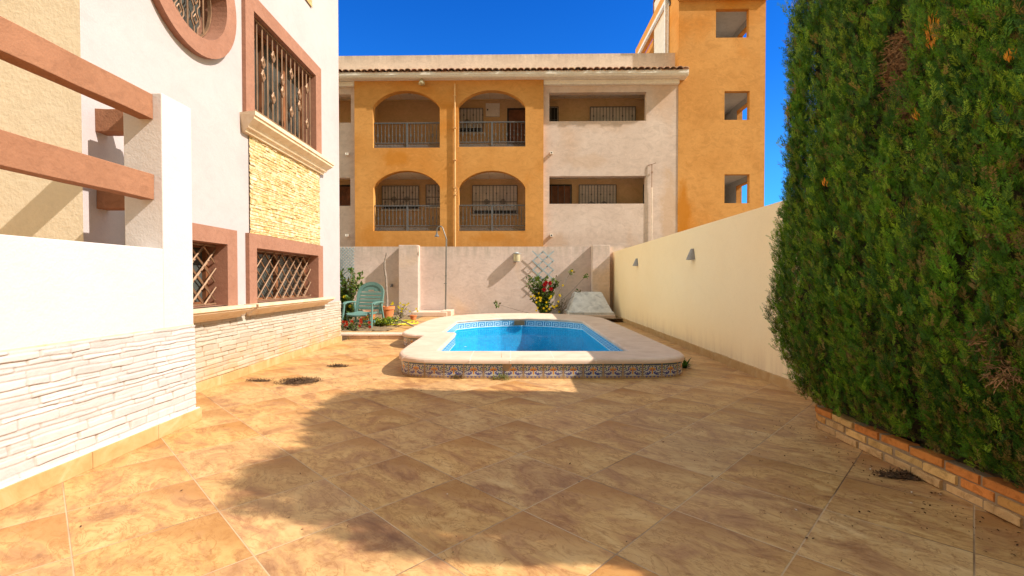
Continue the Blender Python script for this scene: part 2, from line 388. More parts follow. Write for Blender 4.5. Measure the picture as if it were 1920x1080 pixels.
def relief(name,u0,u1,v0,v1,T,du,dv,hr,lr,depth,colA,colB,gapcol,mat,parent,seed,label=None,wav=.010):
    """split-face stone as one displaced sheet: wavy courses, undercut lower edges, random stone depth"""
    rs=np.random.RandomState(seed); nu=max(2,int((u1-u0)/du)); nv=max(2,int((v1-v0)/dv))
    U=np.linspace(u0,u1,nu+1)[None,:]; Vv=np.linspace(v0,v1,nv+1)[:,None]
    def wob(u,k): 
        r=np.random.RandomState(seed*131+k); f=r.uniform(3,16,5); p=r.uniform(0,6.28,5); a=r.uniform(.3,1,5)/5
        return sum(a[i]*np.sin(f[i]*u*1.7+p[i]) for i in range(5))
    edges=[v0-.001]; 
    while edges[-1]<v1: edges.append(edges[-1]+rs.uniform(*hr))
    H=np.zeros((nv+1,nu+1)); C=np.zeros((nv+1,nu+1,3)); H[:]=-.002; C[:]=gapcol
    E=[e+wob(U,i)*wav*(0 if i==0 else 1) for i,e in enumerate(edges)]
    for i in range(len(edges)-1):
        lo,hi=E[i],E[i+1]; u=u0-rs.uniform(0,lr[1])
        while u<u1:
            l=rs.uniform(*lr); a,b=u,u+l; u=b
            sl=rs.uniform(-.25,.25)
            aa=a+sl*(Vv-lo); bb=b+rs.uniform(-.25,.25)*(Vv-lo)
            dk=rs.uniform(.25,1)*depth; tilt=rs.uniform(-.4,.7); tu=rs.uniform(-.3,.3)
            split=rs.rand()<.35; sv=rs.uniform(.35,.65)
            m=(U>=aa)&(U<bb)&(Vv>=lo)&(Vv<hi)
            t=(Vv-lo)/(hi-lo); s_=(U-aa)/(bb-aa)
            soft=np.minimum(np.minimum(s_,1-s_)*(b-a)/.012,1)*np.minimum(np.minimum(t*1.6,(1-t)*.9)*(hi-lo)/.010,1)
            h=dk*(1+tilt*(.5-t)+tu*(s_-.5))*np.clip(soft,0,1)**.6
            if split:
                sc=sv+wob(U,i+77)*.12; h=h*np.where(t<sc,1.0,.62); h=h-np.exp(-((t-sc)/.05)**2)*dk*.45*(.5+.5*np.sin(U*40+i))
            k=rs.rand(); c=np.array(colA)*(1-k)+np.array(colB)*k; c=c*rs.uniform(.9,1.05)
            g=np.clip(soft*1.6,0,1)[...,None]
            H=np.where(m,h,H); C=np.where(m[...,None],c*g+np.array(gapcol)*(1-g),C)
    n1=np.random.RandomState(seed+5).normal(0,1,(nv+1,nu+1)); n1=(n1+np.roll(n1,1,1)+np.roll(n1,-1,1)+np.roll(n1,1,0)+np.roll(n1,-1,0))/5
    H=H+n1*depth*.05
    me=bpy.data.meshes.new(name); X,Y,Z=T(U+0*H,H,Vv+0*H); P=np.stack([X+0*H,Y+0*H,Z+0*H],-1).reshape(-1,3)
    me.vertices.add(len(P)); me.vertices.foreach_set('co',P.astype(np.float32).ravel())
    idx=np.arange((nv+1)*(nu+1)).reshape(nv+1,nu+1); q=np.stack([idx[:-1,:-1],idx[:-1,1:],idx[1:,1:],idx[1:,:-1]],-1).reshape(-1,4)
    me.loops.add(q.size); me.loops.foreach_set('vertex_index',q.ravel().astype(np.int32)); me.polygons.add(len(q)); me.polygons.foreach_set('loop_start',np.arange(0,q.size,4,dtype=np.int32))
    me.update(calc_edges=True)
    at=me.color_attributes.new('Col','FLOAT_COLOR','POINT'); arr=np.ones(((nv+1)*(nu+1),4),np.float32); arr[:,:3]=C.reshape(-1,3); at.data.foreach_set('color',arr.ravel())
    me.materials.append(mat); o=bpy.data.objects.new(name,me); COL.objects.link(o); o.parent=parent
    if label: o['label']=label
    return o
# ================================================================== SETTING: ground
g=MB(); g.box(-60,60,-30,90,-.6,-.06); 
# leave the pool pit free: ground sheet is only built as a ring of slabs round the basin
g=MB()
PX0,PX1,PY0,PY1=-1.45,1.85,6.7,12.76
for (a,b,c,d) in ((-90,90,-60,PY0),(-90,90,PY1,140),(-90,PX0,PY0,PY1),(PX1,90,PY0,PY1)):
    g.face([(a,c,-.01),(b,c,-.01),(b,d,-.01),(a,d,-.01)])
tag(g.build('ground',M['soil']),kind='structure')
g=MB()
for (a,b,c,d) in ((-3.62,3.6,-6,PY0),(-3.62,3.6,PY1,16.3),(-3.62,PX0,PY0,PY1),(PX1,3.6,PY0,PY1)):
    g.face([(a,c,0),(b,c,0),(b,d,0),(a,d,0)])
tag(g.build('patio_floor',M['floor']),kind='structure')
# raised paving behind the villa corner
g=MB(); pts=[(-6.4,10.28),(-1.75,10.28),(-1.75,12.0),(-1.4,16.1),(-2.95,16.1),(-2.95,13.5),(-3.3,10.95),(-6.4,10.9)]
top=[(x,y,.10) for x,y in pts]; g.face(top)
for i in range(len(pts)):
    j=(i+1)%len(pts); g.face([(pts[i][0],pts[i][1],0),(pts[j][0],pts[j][1],0),top[j],top[i]])
tag(g.build('raised_path',M['floor']),kind='structure')
g=MB()
for k in range(8): g.box(-6.4+.58*k+.003,-6.4+.58*(k+1)-.003,10.24,10.62,.070,.112)
for k in range(8): g.box(-6.4+.58*k,-6.4+.58*(k+1)-.003,10.27,10.30,.0,.068)
tag(g.build('path_kerb',M['coping'],bevel=.008),kind='structure')
def soil_sheet(name,x0,x1,y0,y1,z,amp,n=40,inside=None,seed=1):
    rng=random.Random(seed); mb=MB(); rows=[]
    for i in range(n+1):
        r=[]
        for j in range(n+1):
            x=x0+(x1-x0)*j/n; y=y0+(y1-y0)*i/n
            r.append((x,y,z+rng.uniform(0,amp)))
        rows.append(r)
    mb.grid(rows); return mb
g=soil_sheet('soil',-6.4,-2.9,10.9,16.15,.075,.06); tag(g.build('soil_bed',M['soil'],smooth=True),kind='structure')
g=soil_sheet('soil',-1.5,3.4,14.3,16.15,.05,.08,seed=2); tag(g.build('flower_bed_soil',M['soil'],smooth=True),kind='structure')

# ================================================================== VILLA
WX=-3.65
villa=empty('villa',(0,0,0),0,'white rendered villa with brown window surrounds, iron grilles and stone panels along the left','house')
TS=lambda u,d,z:(WX-d,u,z)
RC,RR,RI=(5.36,4.66),.77,.575
round_op=dict(x0=RC[0]-RI,x1=RC[0]+RI,lo=lambda u:RC[1]-math.sqrt(max(0,RI*RI-(u-RC[0])**2)),hi=lambda u:RC[1]+math.sqrt(max(0,RI*RI-(u-RC[0])**2)),curved=True)
G=(6.58,8.64,3.56,5.05)      # grille window opening
L1=(4.66,5.92,.98,1.75); L2=(6.60,8.70,.98,1.75)
mb=MB(); wall_open(mb,3.99,9.92,-.05,8.2,[round_op,rect_op(*G),rect_op(*L1),rect_op(*L2)],TS,.3,nx=24)
# end wall towards the back garden, top
mb.face([(WX,9.92,-.05),(-9,9.92,-.05),(-9,9.92,8.2),(WX,9.92,8.2)])
mb.face([(WX,3.99,8.2),(WX,9.92,8.2),(-9,9.92,8.2),(-9,3.99,8.2)])
mb.face([(-9,3.99,-.05),(-9,9.92,-.05),(-9,9.92,8.2),(-9,3.99,8.2)])
mb.build('wall',M['villa'],villa)
mb=MB(); mb.face([(WX,3.99,-.05),(-9,3.99,-.05),(-9,3.99,8.2),(WX,3.99,8.2)])
mb.build('terrace_side_wall',M['villa_side'],villa)
mb=MB(); mb.box(-9,-3.13,-4,3.99,.3,.9); mb.build('terrace_deck',M['floor'],villa)
# rooms behind windows: dark
def glazing(parent,u0,u1,z0,z1,x,mullions=1,kind='rect'):
    mb=MB(); mb.face([(x,u0,z0),(x,u1,z0),(x,u1,z1),(x,u0,z1)])
    p=mb.build('pane',M['glass'],parent)
    mb=MB(); fr=.05
    for a,b,c,d in ((u0,u1,z0,z0+fr),(u0,u1,z1-fr,z1),(u0,u0+fr,z0+fr,z1-fr),(u1-fr,u1,z0+fr,z1-fr)): mb.box(x+.002,x+.05,a,b,c,d)
    for k in range(mullions):
        c=u0+(u1-u0)*(k+1)/(mullions+1); mb.box(x+.002,x+.045,c-.04,c+.04,z0+fr,z1-fr)
    mb.build('frame',M['door'],parent)
def surround(parent,op,outer,proud=.055):
    """flat brown render band proud of the wall, with deep reveal"""
    u0,u1,z0,z1=op; a0,a1,b0,b1=outer
    mb=MB()
    def rb(a,b,c,d): mb.box(WX+.001,WX+proud,a,b,c,d)
    rb(a0,u0,b0,b1); rb(u1,a1,b0,b1); rb(u0,u1,z1,b1)
    if b0<z0-.01: rb(u0,u1,b0,z0)
    # reveals
    x1=WX-.27; e=.004
    mb.face([(WX+proud,u0+e,z0),(x1,u0+e,z0),(x1,u0+e,z1),(WX+proud,u0+e,z1)])
    mb.face([(WX+proud,u1-e,z0),(x1,u1-e,z0),(x1,u1-e,z1),(WX+proud,u1-e,z1)])
    mb.face([(WX+proud,u0,z1-e),(x1,u0,z1-e),(x1,u1,z1-e),(WX+proud,u1,z1-e)])
    mb.face([(WX+proud,u0,z0+e),(x1,u0,z0+e),(x1,u1,z0+e),(WX+proud,u1,z0+e)])
    return mb.build('surround',M['brown'],parent)
def sill(parent,a0,a1,zt,h=.17,proj=.22,back=.22):
    prof=[(-back,zt),(proj,zt),(proj,zt-h*.22),(proj-.02,zt-h*.25),(proj-.025,zt-h*.38),(proj*.72,zt-h*.5),(proj*.55,zt-h*.62),(proj*.45,zt-h*.80),(proj*.30,zt-h*.84),(proj*.26,zt-h),(-.005,zt-h)]
    mb=MB(); rows=[]
    for u,k in ((a0,1),(a1,-1)):
        rows.append([(WX+x, u+(k*(proj-x)*.45 if x>0 else k*proj*.45), z) for x,z in prof])
    mb.grid(rows); mb.face(rows[0][::-1]); mb.face(rows[1])
    return mb.build('sill',M['sill'],parent,bevel=.004)
def sub(name,parent):
    o=bpy.data.objects.new(name,None); COL.objects.link(o); o.parent=parent; return o
# tall upper window with wrought grille
w=surround(villa,G,(6.37,8.88,3.555,5.27)); w.name='window'
w['label']='tall upper window with brown surround and wrought iron diamond grille'
glazing(w,G[0],G[1],G[2],G[3],WX-.24,2)
sill(w,6.25,9.02,3.55,.25,.24)
def diamond(mb,x,u,z,w_,h_,t):
    P=[(x,u,z+h_),(x,u+w_,z),(x,u,z-h_),(x,u-w_,z),(x,u,z+h_)]
    for a,b in zip(P,P[1:]): mb.tube([a,b],t,5)
mb=MB(); gx=WX-.03
for z in (G[2]+.03,G[2]+.17,G[3]-.03): mb.box(gx-.012,gx+.012,G[0]+.01,G[1]-.01,z-.012,z+.012)
nb=14
for i in range(nb):
    u=G[0]+.07+(G[1]-G[0]-.14)*i/(nb-1)
    mb.tube([(gx,u,G[2]+.17),(gx,u,G[3]-.03)],.011,6)
    if i%2==0:
        zs=(.63,.50) if (i//2)%2 else (.78,.36)
        for q in zs:
            z=G[2]+(G[3]-G[2])*q
            diamond(mb,gx+.012,u,z,.055,.085,.012); diamond(mb,gx+.012,u,z,.03,.05,.009)
    if i<nb-1:
        uc=u+(G[1]-G[0]-.14)/(nb-1)/2
        for s in (-.032,.032):
            pts=[(gx,uc+s+.035*math.cos(t),G[2]+.10+.05*math.sin(t)) for t in [2*PI*k/12 for k in range(13)]]
            mb.tube(pts,.008,5,False)
mb.build('grille',M['bronze'],w,smooth=False)
# low lattice windows
for k,(op,outer,lab) in enumerate(((L1,(4.45,6.13,.972,1.945),'low basement window half hidden by the terrace wall'),(L2,(6.41,8.91,.972,1.945),'wide low basement window with crossed lattice grille'))):
    w=surround(villa,op,outer); w.name='window'; w['label']=lab
    glazing(w,op[0],op[1],op[2],op[3],WX-.24,1)
    sill(w,outer[0]-.1,outer[1]+.12,.972,.16,.23)
    mb=MB(); gx=WX-.10 if k==0 else WX-.10
    u0,u1,z0,z1=op
    mb.box(gx-.01,gx+.01,u0+.01,u1-.01,z1-.035,z1-.015); mb.box(gx-.01,gx+.01,u0+.01,u1-.01,z0+.012,z0+.032)
    H=z1-z0-.04; pitch=.26
    for lay,off in ((0,0),(1,0)):
        for s in (1,-1):
            run=.80; c=-run+lay*.13
            while c<(u1-u0)+run:
                a=u0+c; b=a+run
                A=[(a,z0+.02),(b,z0+.02+H)] if s>0 else [(a,z0+.02+H),(b,z0+.02)]
                # clip to opening
                (ua,za),(ub,zb)=A
                def at(u): return za+(zb-za)*(u-ua)/(ub-ua)
                ca,cb=max(ua,u0+.01),min(ub,u1-.01)
                if cb-ca>.02:
                    x=gx+.008*s-lay*.075
                    mb.tube([(x,ca,at(ca)),(x,cb,at(cb))],.0105,5)
                c+=pitch
    mb.build('grille',M['bronze'],w)
# round window
mb=MB(); seg=56
def ringpt(r,x,t): return (x,RC[0]+r*math.cos(t),RC[1]+r*math.sin(t))
rows=[[ringpt(r,x,2*PI*k/seg) for k in range(seg)] for r,x in ((RR,WX),(RR,WX+.075),(RI-.006,WX+.075),(RI-.006,WX-.28))]
mb.grid(rows,True); w=mb.build('window',M['brown'],villa); w['label']='round window with thick brown ring surround'
mb=MB(); mb.face([ringpt(RI,WX-.26,2*PI*k/seg) for k in range(seg)]); mb.build('pane',M['glass'],w)
mb=MB(); rows=[[ringpt(r,x,2*PI*k/seg) for k in range(seg)] for r,x in ((RI-.02,WX-.15),(RI-.02,WX-.11),(RI-.035,WX-.11),(RI-.035,WX-.15),(RI-.02,WX-.15))]
mb.grid(rows,True)
for i,u in enumerate((-.42,-.28,-.14,0,.14,.28,.42)):
    h=math.sqrt((RI-.03)**2-u*u); x=WX-.13
    if i%2==1:
        for s in (-.03,.03):
            P=[(x,RC[0]+u+s,RC[1]-h)]
            for q in (-.5,.0,.5):
                z=RC[1]+q*h
                P+= [(x,RC[0]+u+s,z-.11),(x,RC[0]+u+s*2.4,z-.05),(x,RC[0]+u+s*2.4,z+.01),(x,RC[0]+u+s,z+.07)]
            P.append((x,RC[0]+u+s,RC[1]+h)); mb.tube(P,.009,5)
        for q in (-.52,-.02,.48): diamond(mb,x,RC[0]+u,RC[1]+q*h,.04,.06,.008)
    else: mb.tube([(x,RC[0]+u,RC[1]-h),(x,RC[0]+u,RC[1]+h)],.010,6)
mb.build('grille',M['bronze'],w)
# stone cladding of the villa
def ycol(r):
    t=r.random(); 
    return ((1,1,1.0) if t<.0 else (r.uniform(.88,1.08),r.uniform(.84,1.0),r.uniform(.62,1.1)))
YC=((1.12,1.10,1.12),(.98,.86,.62),(.72,.55,.32))
relief('stone_panel',6.5,8.86,1.95,3.32,lambda u,h,z:(WX+.012+h,u,z),.011,.0065,(.020,.055),(.05,.20),.020,YC[0],YC[1],YC[2],M['yellowstone'],villa,11,'yellow stacked stone panel between the upper and lower window')
relief('stone_panel',6.5,8.58,6.24,7.6,lambda u,h,z:(WX+.012+h,u,z),.02,.010,(.026,.05),(.07,.26),.022,YC[0],YC[1],YC[2],M['yellowstone'],villa,12,'yellow stacked stone panel above the upper window')
def wcol(r):
    k=r.uniform(.96,1.03); return (k,k*r.uniform(.98,1.0),k*r.uniform(.95,1.0))
def wcol2(r):
    k=r.uniform(.94,1.03); return (k,k*r.uniform(.95,1.0),k*r.uniform(.88,1.0))
relief('stone_cladding',3.95,9.93,.115,.86,lambda u,h,z:(WX+.006+h,u,z),.013,.0065,(.035,.075),(.14,.45),.017,(1.02,1.0,.97),(.95,.90,.82),(.62,.46,.32),M['warmstone'],villa,5)
mb=MB(); u=4.0; r=random.Random(2)
while u<9.93:
    l=min(.60,9.93-u); mb.box(WX,WX+.035,u+.002,u+l-.002,0,.115+r.uniform(-.002,.002)); u+=l
mb.build('skirting',M['skirt'],villa,bevel=.003)

# ================================================================== TERRACE WALL + pergola beams
TX=-2.93
tw=empty('terrace_wall',(0,0,0),0,'white terrace wall with end pillar and split stone base beside the patio, nearest on the left','wall')
mb=MB()
mb.box(TX-.2,TX,-4,3.935,-.02,1.562); mb.build('parapet',M['terrace'],tw,bevel=.006)
mb=MB(); mb.box(TX-.325,TX,3.937,4.30,-.02,2.865); mb.box(TX-.315,TX-.23,3.95,4.28,2.867,2.885)
mb.build('pillar',M['terrace'],tw,bevel=.008)
mb=MB(); mb.box(TX-.3,TX+.004,-4,4.296,.882,.897); mb.build('cladding_cap',M['sill'],tw)
relief('stone_cladding',1.2,4.302,.115,.885,lambda u,h,z:(TX+.004+h,u,z),.007,.0045,(.028,.066),(.12,.45),.013,(1.02,1.0,.98),(.95,.92,.88),(.80,.70,.62),M['whitestone'],tw,31,None,.010)
mb=MB(); u=-4; 
while u<4.3:
    l=min(.6,4.335-u); mb.box(TX,TX+.045,u+.002,u+l-.002,0,.117); u+=.6
mb.box(TX-.3,TX-.002,4.302,4.335,0,.117)
mb.build('skirting',M['skirt'],tw,bevel=.003)
mb=MB(); mb.box(TX+.012,TX+.036,-4,4.32,.1172,.125); mb.build('mortar_line',M['hatch'],tw)
pg=empty('pergola',(0,0,0),0,'brown rendered pergola beams running along the terrace wall top','pergola')
def beam(x0,x1,y0,y1,z0,z1,n=10,seed=0):
    mb=MB(); rng=random.Random(seed); rows=[]
    L=(y1-y0)>(x1-x0)
    for i in range(n+1):
        t=i/n; q=[rng.uniform(-.003,.003) for _ in range(8)]
        if L: y=y0+(y1-y0)*t; rows.append([(x0+q[0],y,z0+q[1]),(x1+q[2],y,z0+q[3]),(x1+q[4],y,z1+q[5]),(x0+q[6],y,z1+q[7])])
        else: x=x0+(x1-x0)*t; rows.append([(x,y0+q[0],z0+q[1]),(x,y1+q[2],z0+q[3]),(x,y1+q[4],z1+q[5]),(x,y0+q[6],z1+q[7])])
    mb.grid(rows,True); mb.face(rows[0]); mb.face(rows[-1]); return mb.build('beam',M['beam'],pg,bevel=.005)
beam(-3.12,-3.0,-4,3.934,2.645,2.85,24,1); beam(-3.12,-3.0,-4,3.934,1.975,2.185,24,2)
beam(-3.648,TX-.327,4.12,4.25,2.60,2.80,4,3); beam(-3.648,TX-.327,4.12,4.25,1.93,2.13,4,4)

# ================================================================== RIGHT BOUNDARY WALL
def rx(y): return 3.28+(y-5.51)*.0188
bw=empty('boundary_wall',(0,0,0),0,'long smooth cream boundary wall with ochre skirting along the right side','wall')
mb=MB(); rows=[]
for i in range(41):
    y=-6+(16.25+6)*i/40; x=rx(y); rows.append([(x,y,-.05),(x,y,2.262),(x+.2,y,2.262),(x+.2,y,-.05)])
mb.grid(rows); mb.build('wall_face',M['rightwall'],bw)
mb=MB(); y=-3.2; r=random.Random(4)
while y<15.6:
    l=.45; x0,x1=rx(y),rx(y+l); h=.12+r.uniform(-.004,.004); o=r.uniform(0,.006); g_=.002
    P=[(x0+.01,y+g_),(x1+.01,y+l-g_),(x1-.03-o,y+l-g_),(x0-.03-o,y+g_)]
    mb.face([(a,b,h) for a,b in P]); 
    for i in range(4):
        j=(i+1)%4; mb.face([(P[i][0],P[i][1],0),(P[j][0],P[j][1],0),(P[j][0],P[j][1],h),(P[i][0],P[i][1],h)])
    y+=l
mb.build('skirting',M['skirt'],bw)
def sconce(y,z,lab):
    mb=MB(); x=rx(y)-.002; rows=[]; H,R0,R1=.20,.035,.13
    for t,r in ((1,.03),(1,.045),(.5,.09),(0,R1),(0,R1-.012),(.45,.075)):
        rows.append([(x-r*math.sin(a),y-r*math.cos(a)*.75,z-H/2+H*t) for a in [PI*k/14 for k in range(15)]])
    mb.grid(rows); mb.face(rows[1]); 
    o=mb.build('wall_sconce',M['lampgrey'],None,smooth=False); return tag(o,lab,'wall lamp','grey sconces on the cream wall')
sconce(8.62,1.775,'grey half cone sconce on the cream wall, nearer to the hedge')
sconce(12.75,1.785,'grey half cone sconce on the cream wall, nearer to the back corner')

# ================================================================== BACK GARDEN WALL
gw=empty('garden_wall',(0,16.2,0),0,'pinkish rendered garden wall with square pillars behind the pool','wall')
mb=MB(); n=60; rows=[]
for i in range(n+1):
    x=-9+(3.9+9)*i/n; rows.append([(x,0,-.05),(x,0,2.455),(x,.22,2.455),(x,.22,-.05)])
mb.grid(rows); mb.build('wall_face',M['backwall'],gw)
mb=MB(); mb.box(-3.84,-3.18,-.34,-.001,-.02,2.485); o=mb.build('pillar',M['backwall'],gw,bevel=.01)
mb=MB(); mb.box(2.73,3.32,-.34,-.001,-.02,2.485); mb.build('pillar',M['backwall'],gw,bevel=.01)
mb=MB(); mb.box(3.92,9,0,.15,0,2.42); o=mb.build('lower_stretch',M['ymortar'],gw)
# ================================================================== APARTMENT BUILDING
F=17.4; ROT=math.radians(-1.1)
apt=empty('apartment_building',(0,F,0),ROT,'orange and cream three storey apartment block with arched loggias behind the garden wall','apartment block')
def FP(px,py,d=0.0):
    """pixel -> local (x,z) on the facade-parallel plane at local depth d"""
    r=ray(px,py); c,s=math.cos(ROT),math.sin(ROT)
    # local y = (-s)*(X) + c*(Y-F)   for rotation ROT about z
    t=(d+c*F)/(-s*r.x+c*r.y); X,Y=r.x*t,r.y*t
    return (c*X+s*(Y-F), CH+r.z*t)
def fx(px,py=300,d=0): return FP(px,py,d)[0]
def fz(px,py,d=0): return FP(px,py,d)[1]
T0=lambda x,d,z:(x,d,z)
CR=.17       # cream wall is set back behind the orange block
ZT=fz(960,136,-.3)
oL,oR=fx(665),fx(1019)
# orange block with four arches
arches=[]
for (a,b,ys,ya,yb) in ((698,824,203,170,277),(858,986,202,169,275),(700,825,352,320,433),(860,985,352,320,433)):
    cx=(a+b)/2; arches.append(arch_op(fx(a,(ys+yb)/2),fx(b,(ys+yb)/2),fz(cx,yb),fz(cx,ys),fz(cx,ya)))
for i in (0,1): arches[i]['x0']=arches[i+2]['x0']; arches[i]['x1']=arches[i+2]['x1']
# arches above each other share their columns; close them per storey
zf=fz(840,300)
mb=MB(); wall_open(mb,oL,oR,-.1,ZT,[arches[2],arches[3],arches[0],arches[1]],T0,.26,nx=18)
mb.face([(oL,0,-.1),(oL,CR+.1,-.1),(oL,CR+.1,ZT),(oL,0,ZT)]); mb.face([(oR,0,-.1),(oR,CR+.1,-.1),(oR,CR+.1,ZT),(oR,0,ZT)])
o=mb.build('arcade_wall',M['orange'],apt)
# cream walls
TC=lambda x,d,z:(x,CR+d,z)
tL=fx(1271,300,CR)
cr=[rect_op(fx(1030,200,CR),fx(1212,200,CR),fz(1120,227,CR),fz(1120,173,CR)),rect_op(fx(1030,360,CR),fx(1211,360,CR),fz(1120,382,CR),fz(1120,330,CR))]
mb=MB(); wall_open(mb,oR-.05,tL,-.1,ZT,cr,TC,.26); mb.build('cream_wall',M['cream'],apt)
cl=[rect_op(fx(560,200,CR),fx(658,200,CR),fz(645,230,CR),fz(645,177,CR)),rect_op(fx(560,360,CR),fx(657,360,CR),fz(645,386,CR),fz(645,333,CR))]
mb=MB(); wall_open(mb,fx(380,300,CR),oL+.05,-.1,ZT,cl,TC,.26); mb.build('cream_wall',M['cream'],apt)
# loggia interior
D=1.75; xa,xb=fx(380,300,CR),tL+.1
zc_u=fz(760,188,D); zc_l=fz(760,337,D); zfl_u=5.72; zfl_l=2.6
mb=MB(); mb.face([(xa,D,-.1),(xb,D,-.1),(xb,D,ZT),(xa,D,ZT)])
for x in (fx(680),fx(842),fx(1004),xb-.12): mb.box(x-.06,x+.06,.27 if x<fx(1010) else CR+.27,D-.001,-.1,ZT)
mb.build('loggia_wall',M['loggia'],apt)
mb=MB()
mb.box(xa,xb,CR+.262,D-.002,zc_l,zfl_u); mb.box(xa,xb,CR+.262,D-.002,zc_u,ZT-.01); mb.box(xa,xb,CR+.262,D-.002,-.1,zfl_l)
mb.build('floor_slab',M['ceiling'],apt)
mb=MB()
for zc in (zc_l,zc_u):
    x=xa
    while x<xb: mb.box(x,x+.012,CR+.27,D-.003,zc-.006,zc-.001); x+=.6
    mb.box(xa,xb,D-.05,D-.003,zc-.05,zc-.001)
mb.build('ceiling_joint',M['loggia'],apt)
mb=MB(); mb.lathe([(0,-.03),(.06,-.03),(.06,0)],(fx(768,180,1.0),1.0,zc_u-.002),12); mb.build('ceiling_lamp',M['lampgrey'],apt)
# windows and doors of the loggias
def awin(x0,x1,y0,y1,yopen=None,sillw=True,bars=12,dk=False,motif=2):
    ym=(y0+y1)/2
    X0,X1=fx(x0,ym,D-.03),fx(x1,ym,D-.03); Z1,Z0=fz((x0+x1)/2,y0,D-.03),fz((x0+x1)/2,y1,D-.03)
    mb=MB(); fr=.045
    for a,b,c,d in ((X0,X1,Z1-fr,Z1),(X0,X1,Z0,Z0+fr),(X0,X0+fr,Z0+fr,Z1-fr),(X1-fr,X1,Z0+fr,Z1-fr)): mb.box(a,b,D-.06,D-.001,c,d)
    w=mb.build('window',M['fascia'],apt)
    mb=MB(); mb.box(X0+fr,X1-fr,D-.02,D-.003,Z0+fr,Z1-fr); mb.build('pane',M['dark'],w)
    if not dk:
        zs=fz((x0+x1)/2,yopen,D-.03) if yopen else Z0+fr; mb=MB(); z=zs
        while z<Z1-fr-.01: mb.box(X0+fr,X1-fr,D-.034,D-.022,z+.003,min(z+.06,Z1-fr)); z+=.062
        mb.build('shutter',M['shutter'],w)
    mb=MB(); yb=D-.10
    for z in (Z0+.02,Z0+(Z1-Z0)*.12,Z1-.03,Z0+(Z1-Z0)*.42): mb.box(X0,X1,yb-.01,yb+.01,z-.012,z+.012)
    for i in range(bars+1):
        x=X0+.01+(X1-X0-.02)*i/bars; r=.016 if i in(0,bars//2,bars) else .009
        mb.box(x-r,x+r,yb-.01,yb+.01,Z0+.03,Z1-.04)
        if i%3==1:
            for q in (.3,.7): mb.box(x-.024,x+.024,yb-.014,yb+.014,Z0+(Z1-Z0)*q-.03,Z0+(Z1-Z0)*q+.03)
    for k in range(motif):
        c=X0+(X1-X0)*(k+.5)/motif+(.12 if motif==2 and k==0 else -.12 if motif==2 else 0); zc=Z0+(Z1-Z0)*.42
        for R in (.06,.10):
            mb.tube([(c+R*math.cos(t),yb-.012,zc+R*math.sin(t)) for t in [2*PI*j/10 for j in range(11)]],.010,4,False)
    mb.build('grille',M['grille'],w)
    if sillw:
        mb=MB(); mb.box(X0-.05,X1+.05,D-.10,D-.001,Z0-.05,Z0-.002); mb.build('sill',M['fascia'],w)
    return w
awin(846,906,203,249,240,bars=10,motif=1)
awin(717,786,348,393,386,bars=12); awin(799,834,346,388,bars=6,motif=0)
awin(886,970,347,402,395,bars=13)
awin(1106,1191,200,262,bars=14); awin(1018,1047,200,245,yopen=208,bars=4,motif=0,dk=True)
awin(1085,1155,346,410,bars=12)
def adoor(x0,x1,y0,y1,grill=False):
    X0,X1=fx(x0,(y0+y1)/2,D-.03),fx(x1,(y0+y1)/2,D-.03); Z1,Z0=fz((x0+x1)/2,y0,D-.03),fz((x0+x1)/2,y1,D-.03)
    mb=MB(); mb.box(X0,X0+.06,D-.05,D-.001,Z0,Z1); mb.box(X1-.06,X1,D-.05,D-.001,Z0,Z1); mb.box(X0+.06,X1-.06,D-.05,D-.001,Z1-.06,Z1)
    d=mb.build('door',M['dark'],apt)
    mb=MB(); mb.box(X0+.06,X1-.06,D-.03,D-.002,Z0,Z1-.06); w=X1-X0-.12; h=Z1-Z0-.06
    for i in range(3):
        a=X0+.06+w*(i+.12)/3; b=X0+.06+w*(i+.88)/3
        for (q0,q1) in ((.06,.40),(.46,.94)): mb.box(a,b,D-.042,D-.0301,Z0+h*q0,Z0+h*q1)
    mb.build('door_leaf',M['door'],d,bevel=.006)
    mb=MB(); mb.box(X1-.16,X1-.08,D-.07,D-.043,Z0+h*.48,Z0+h*.5); mb.build('handle',M['upvc'],d)
    if grill:
        mb=MB()
        for i in range(5): x=X0+.05+(X1-X0-.1)*i/4; mb.box(x-.012,x+.012,D-.12,D-.10,Z0,Z1-.05)
        c=(X0+X1)/2; zc=Z0+h*.62; mb.tube([(c+.09*math.cos(t),D-.11,zc+.09*math.sin(t)) for t in [2*PI*j/10 for j in range(11)]],.012,4,False)
        mb.build('grille',M['grille'],d)
adoor(951,990,203,300); adoor(1020,1072,346,448,True); adoor(628,662,347,440)
adoor(1206,1216,346,440)
X0,Z0=FP(911,219,D-.05); X1,Z1=FP(937,194,D-.05)
mb=MB(); mb.box(X0,X1,D-.09,D-.001,Z0,Z1); o=mb.build('meter_cabinet',M['fascia'],apt,bevel=.006)
mb=MB(); mb.box(X0+.03,X1-.03,D-.096,D-.0905,Z0+.03,Z1-.03); mb.build('cabinet_door',M['fascia'],o)
mb=MB(); mb.box(X0+.05,X0+.10,D-.11,D-.0965,(Z0+Z1)/2-.03,(Z0+Z1)/2+.03); mb.build('latch',M['dark'],o)
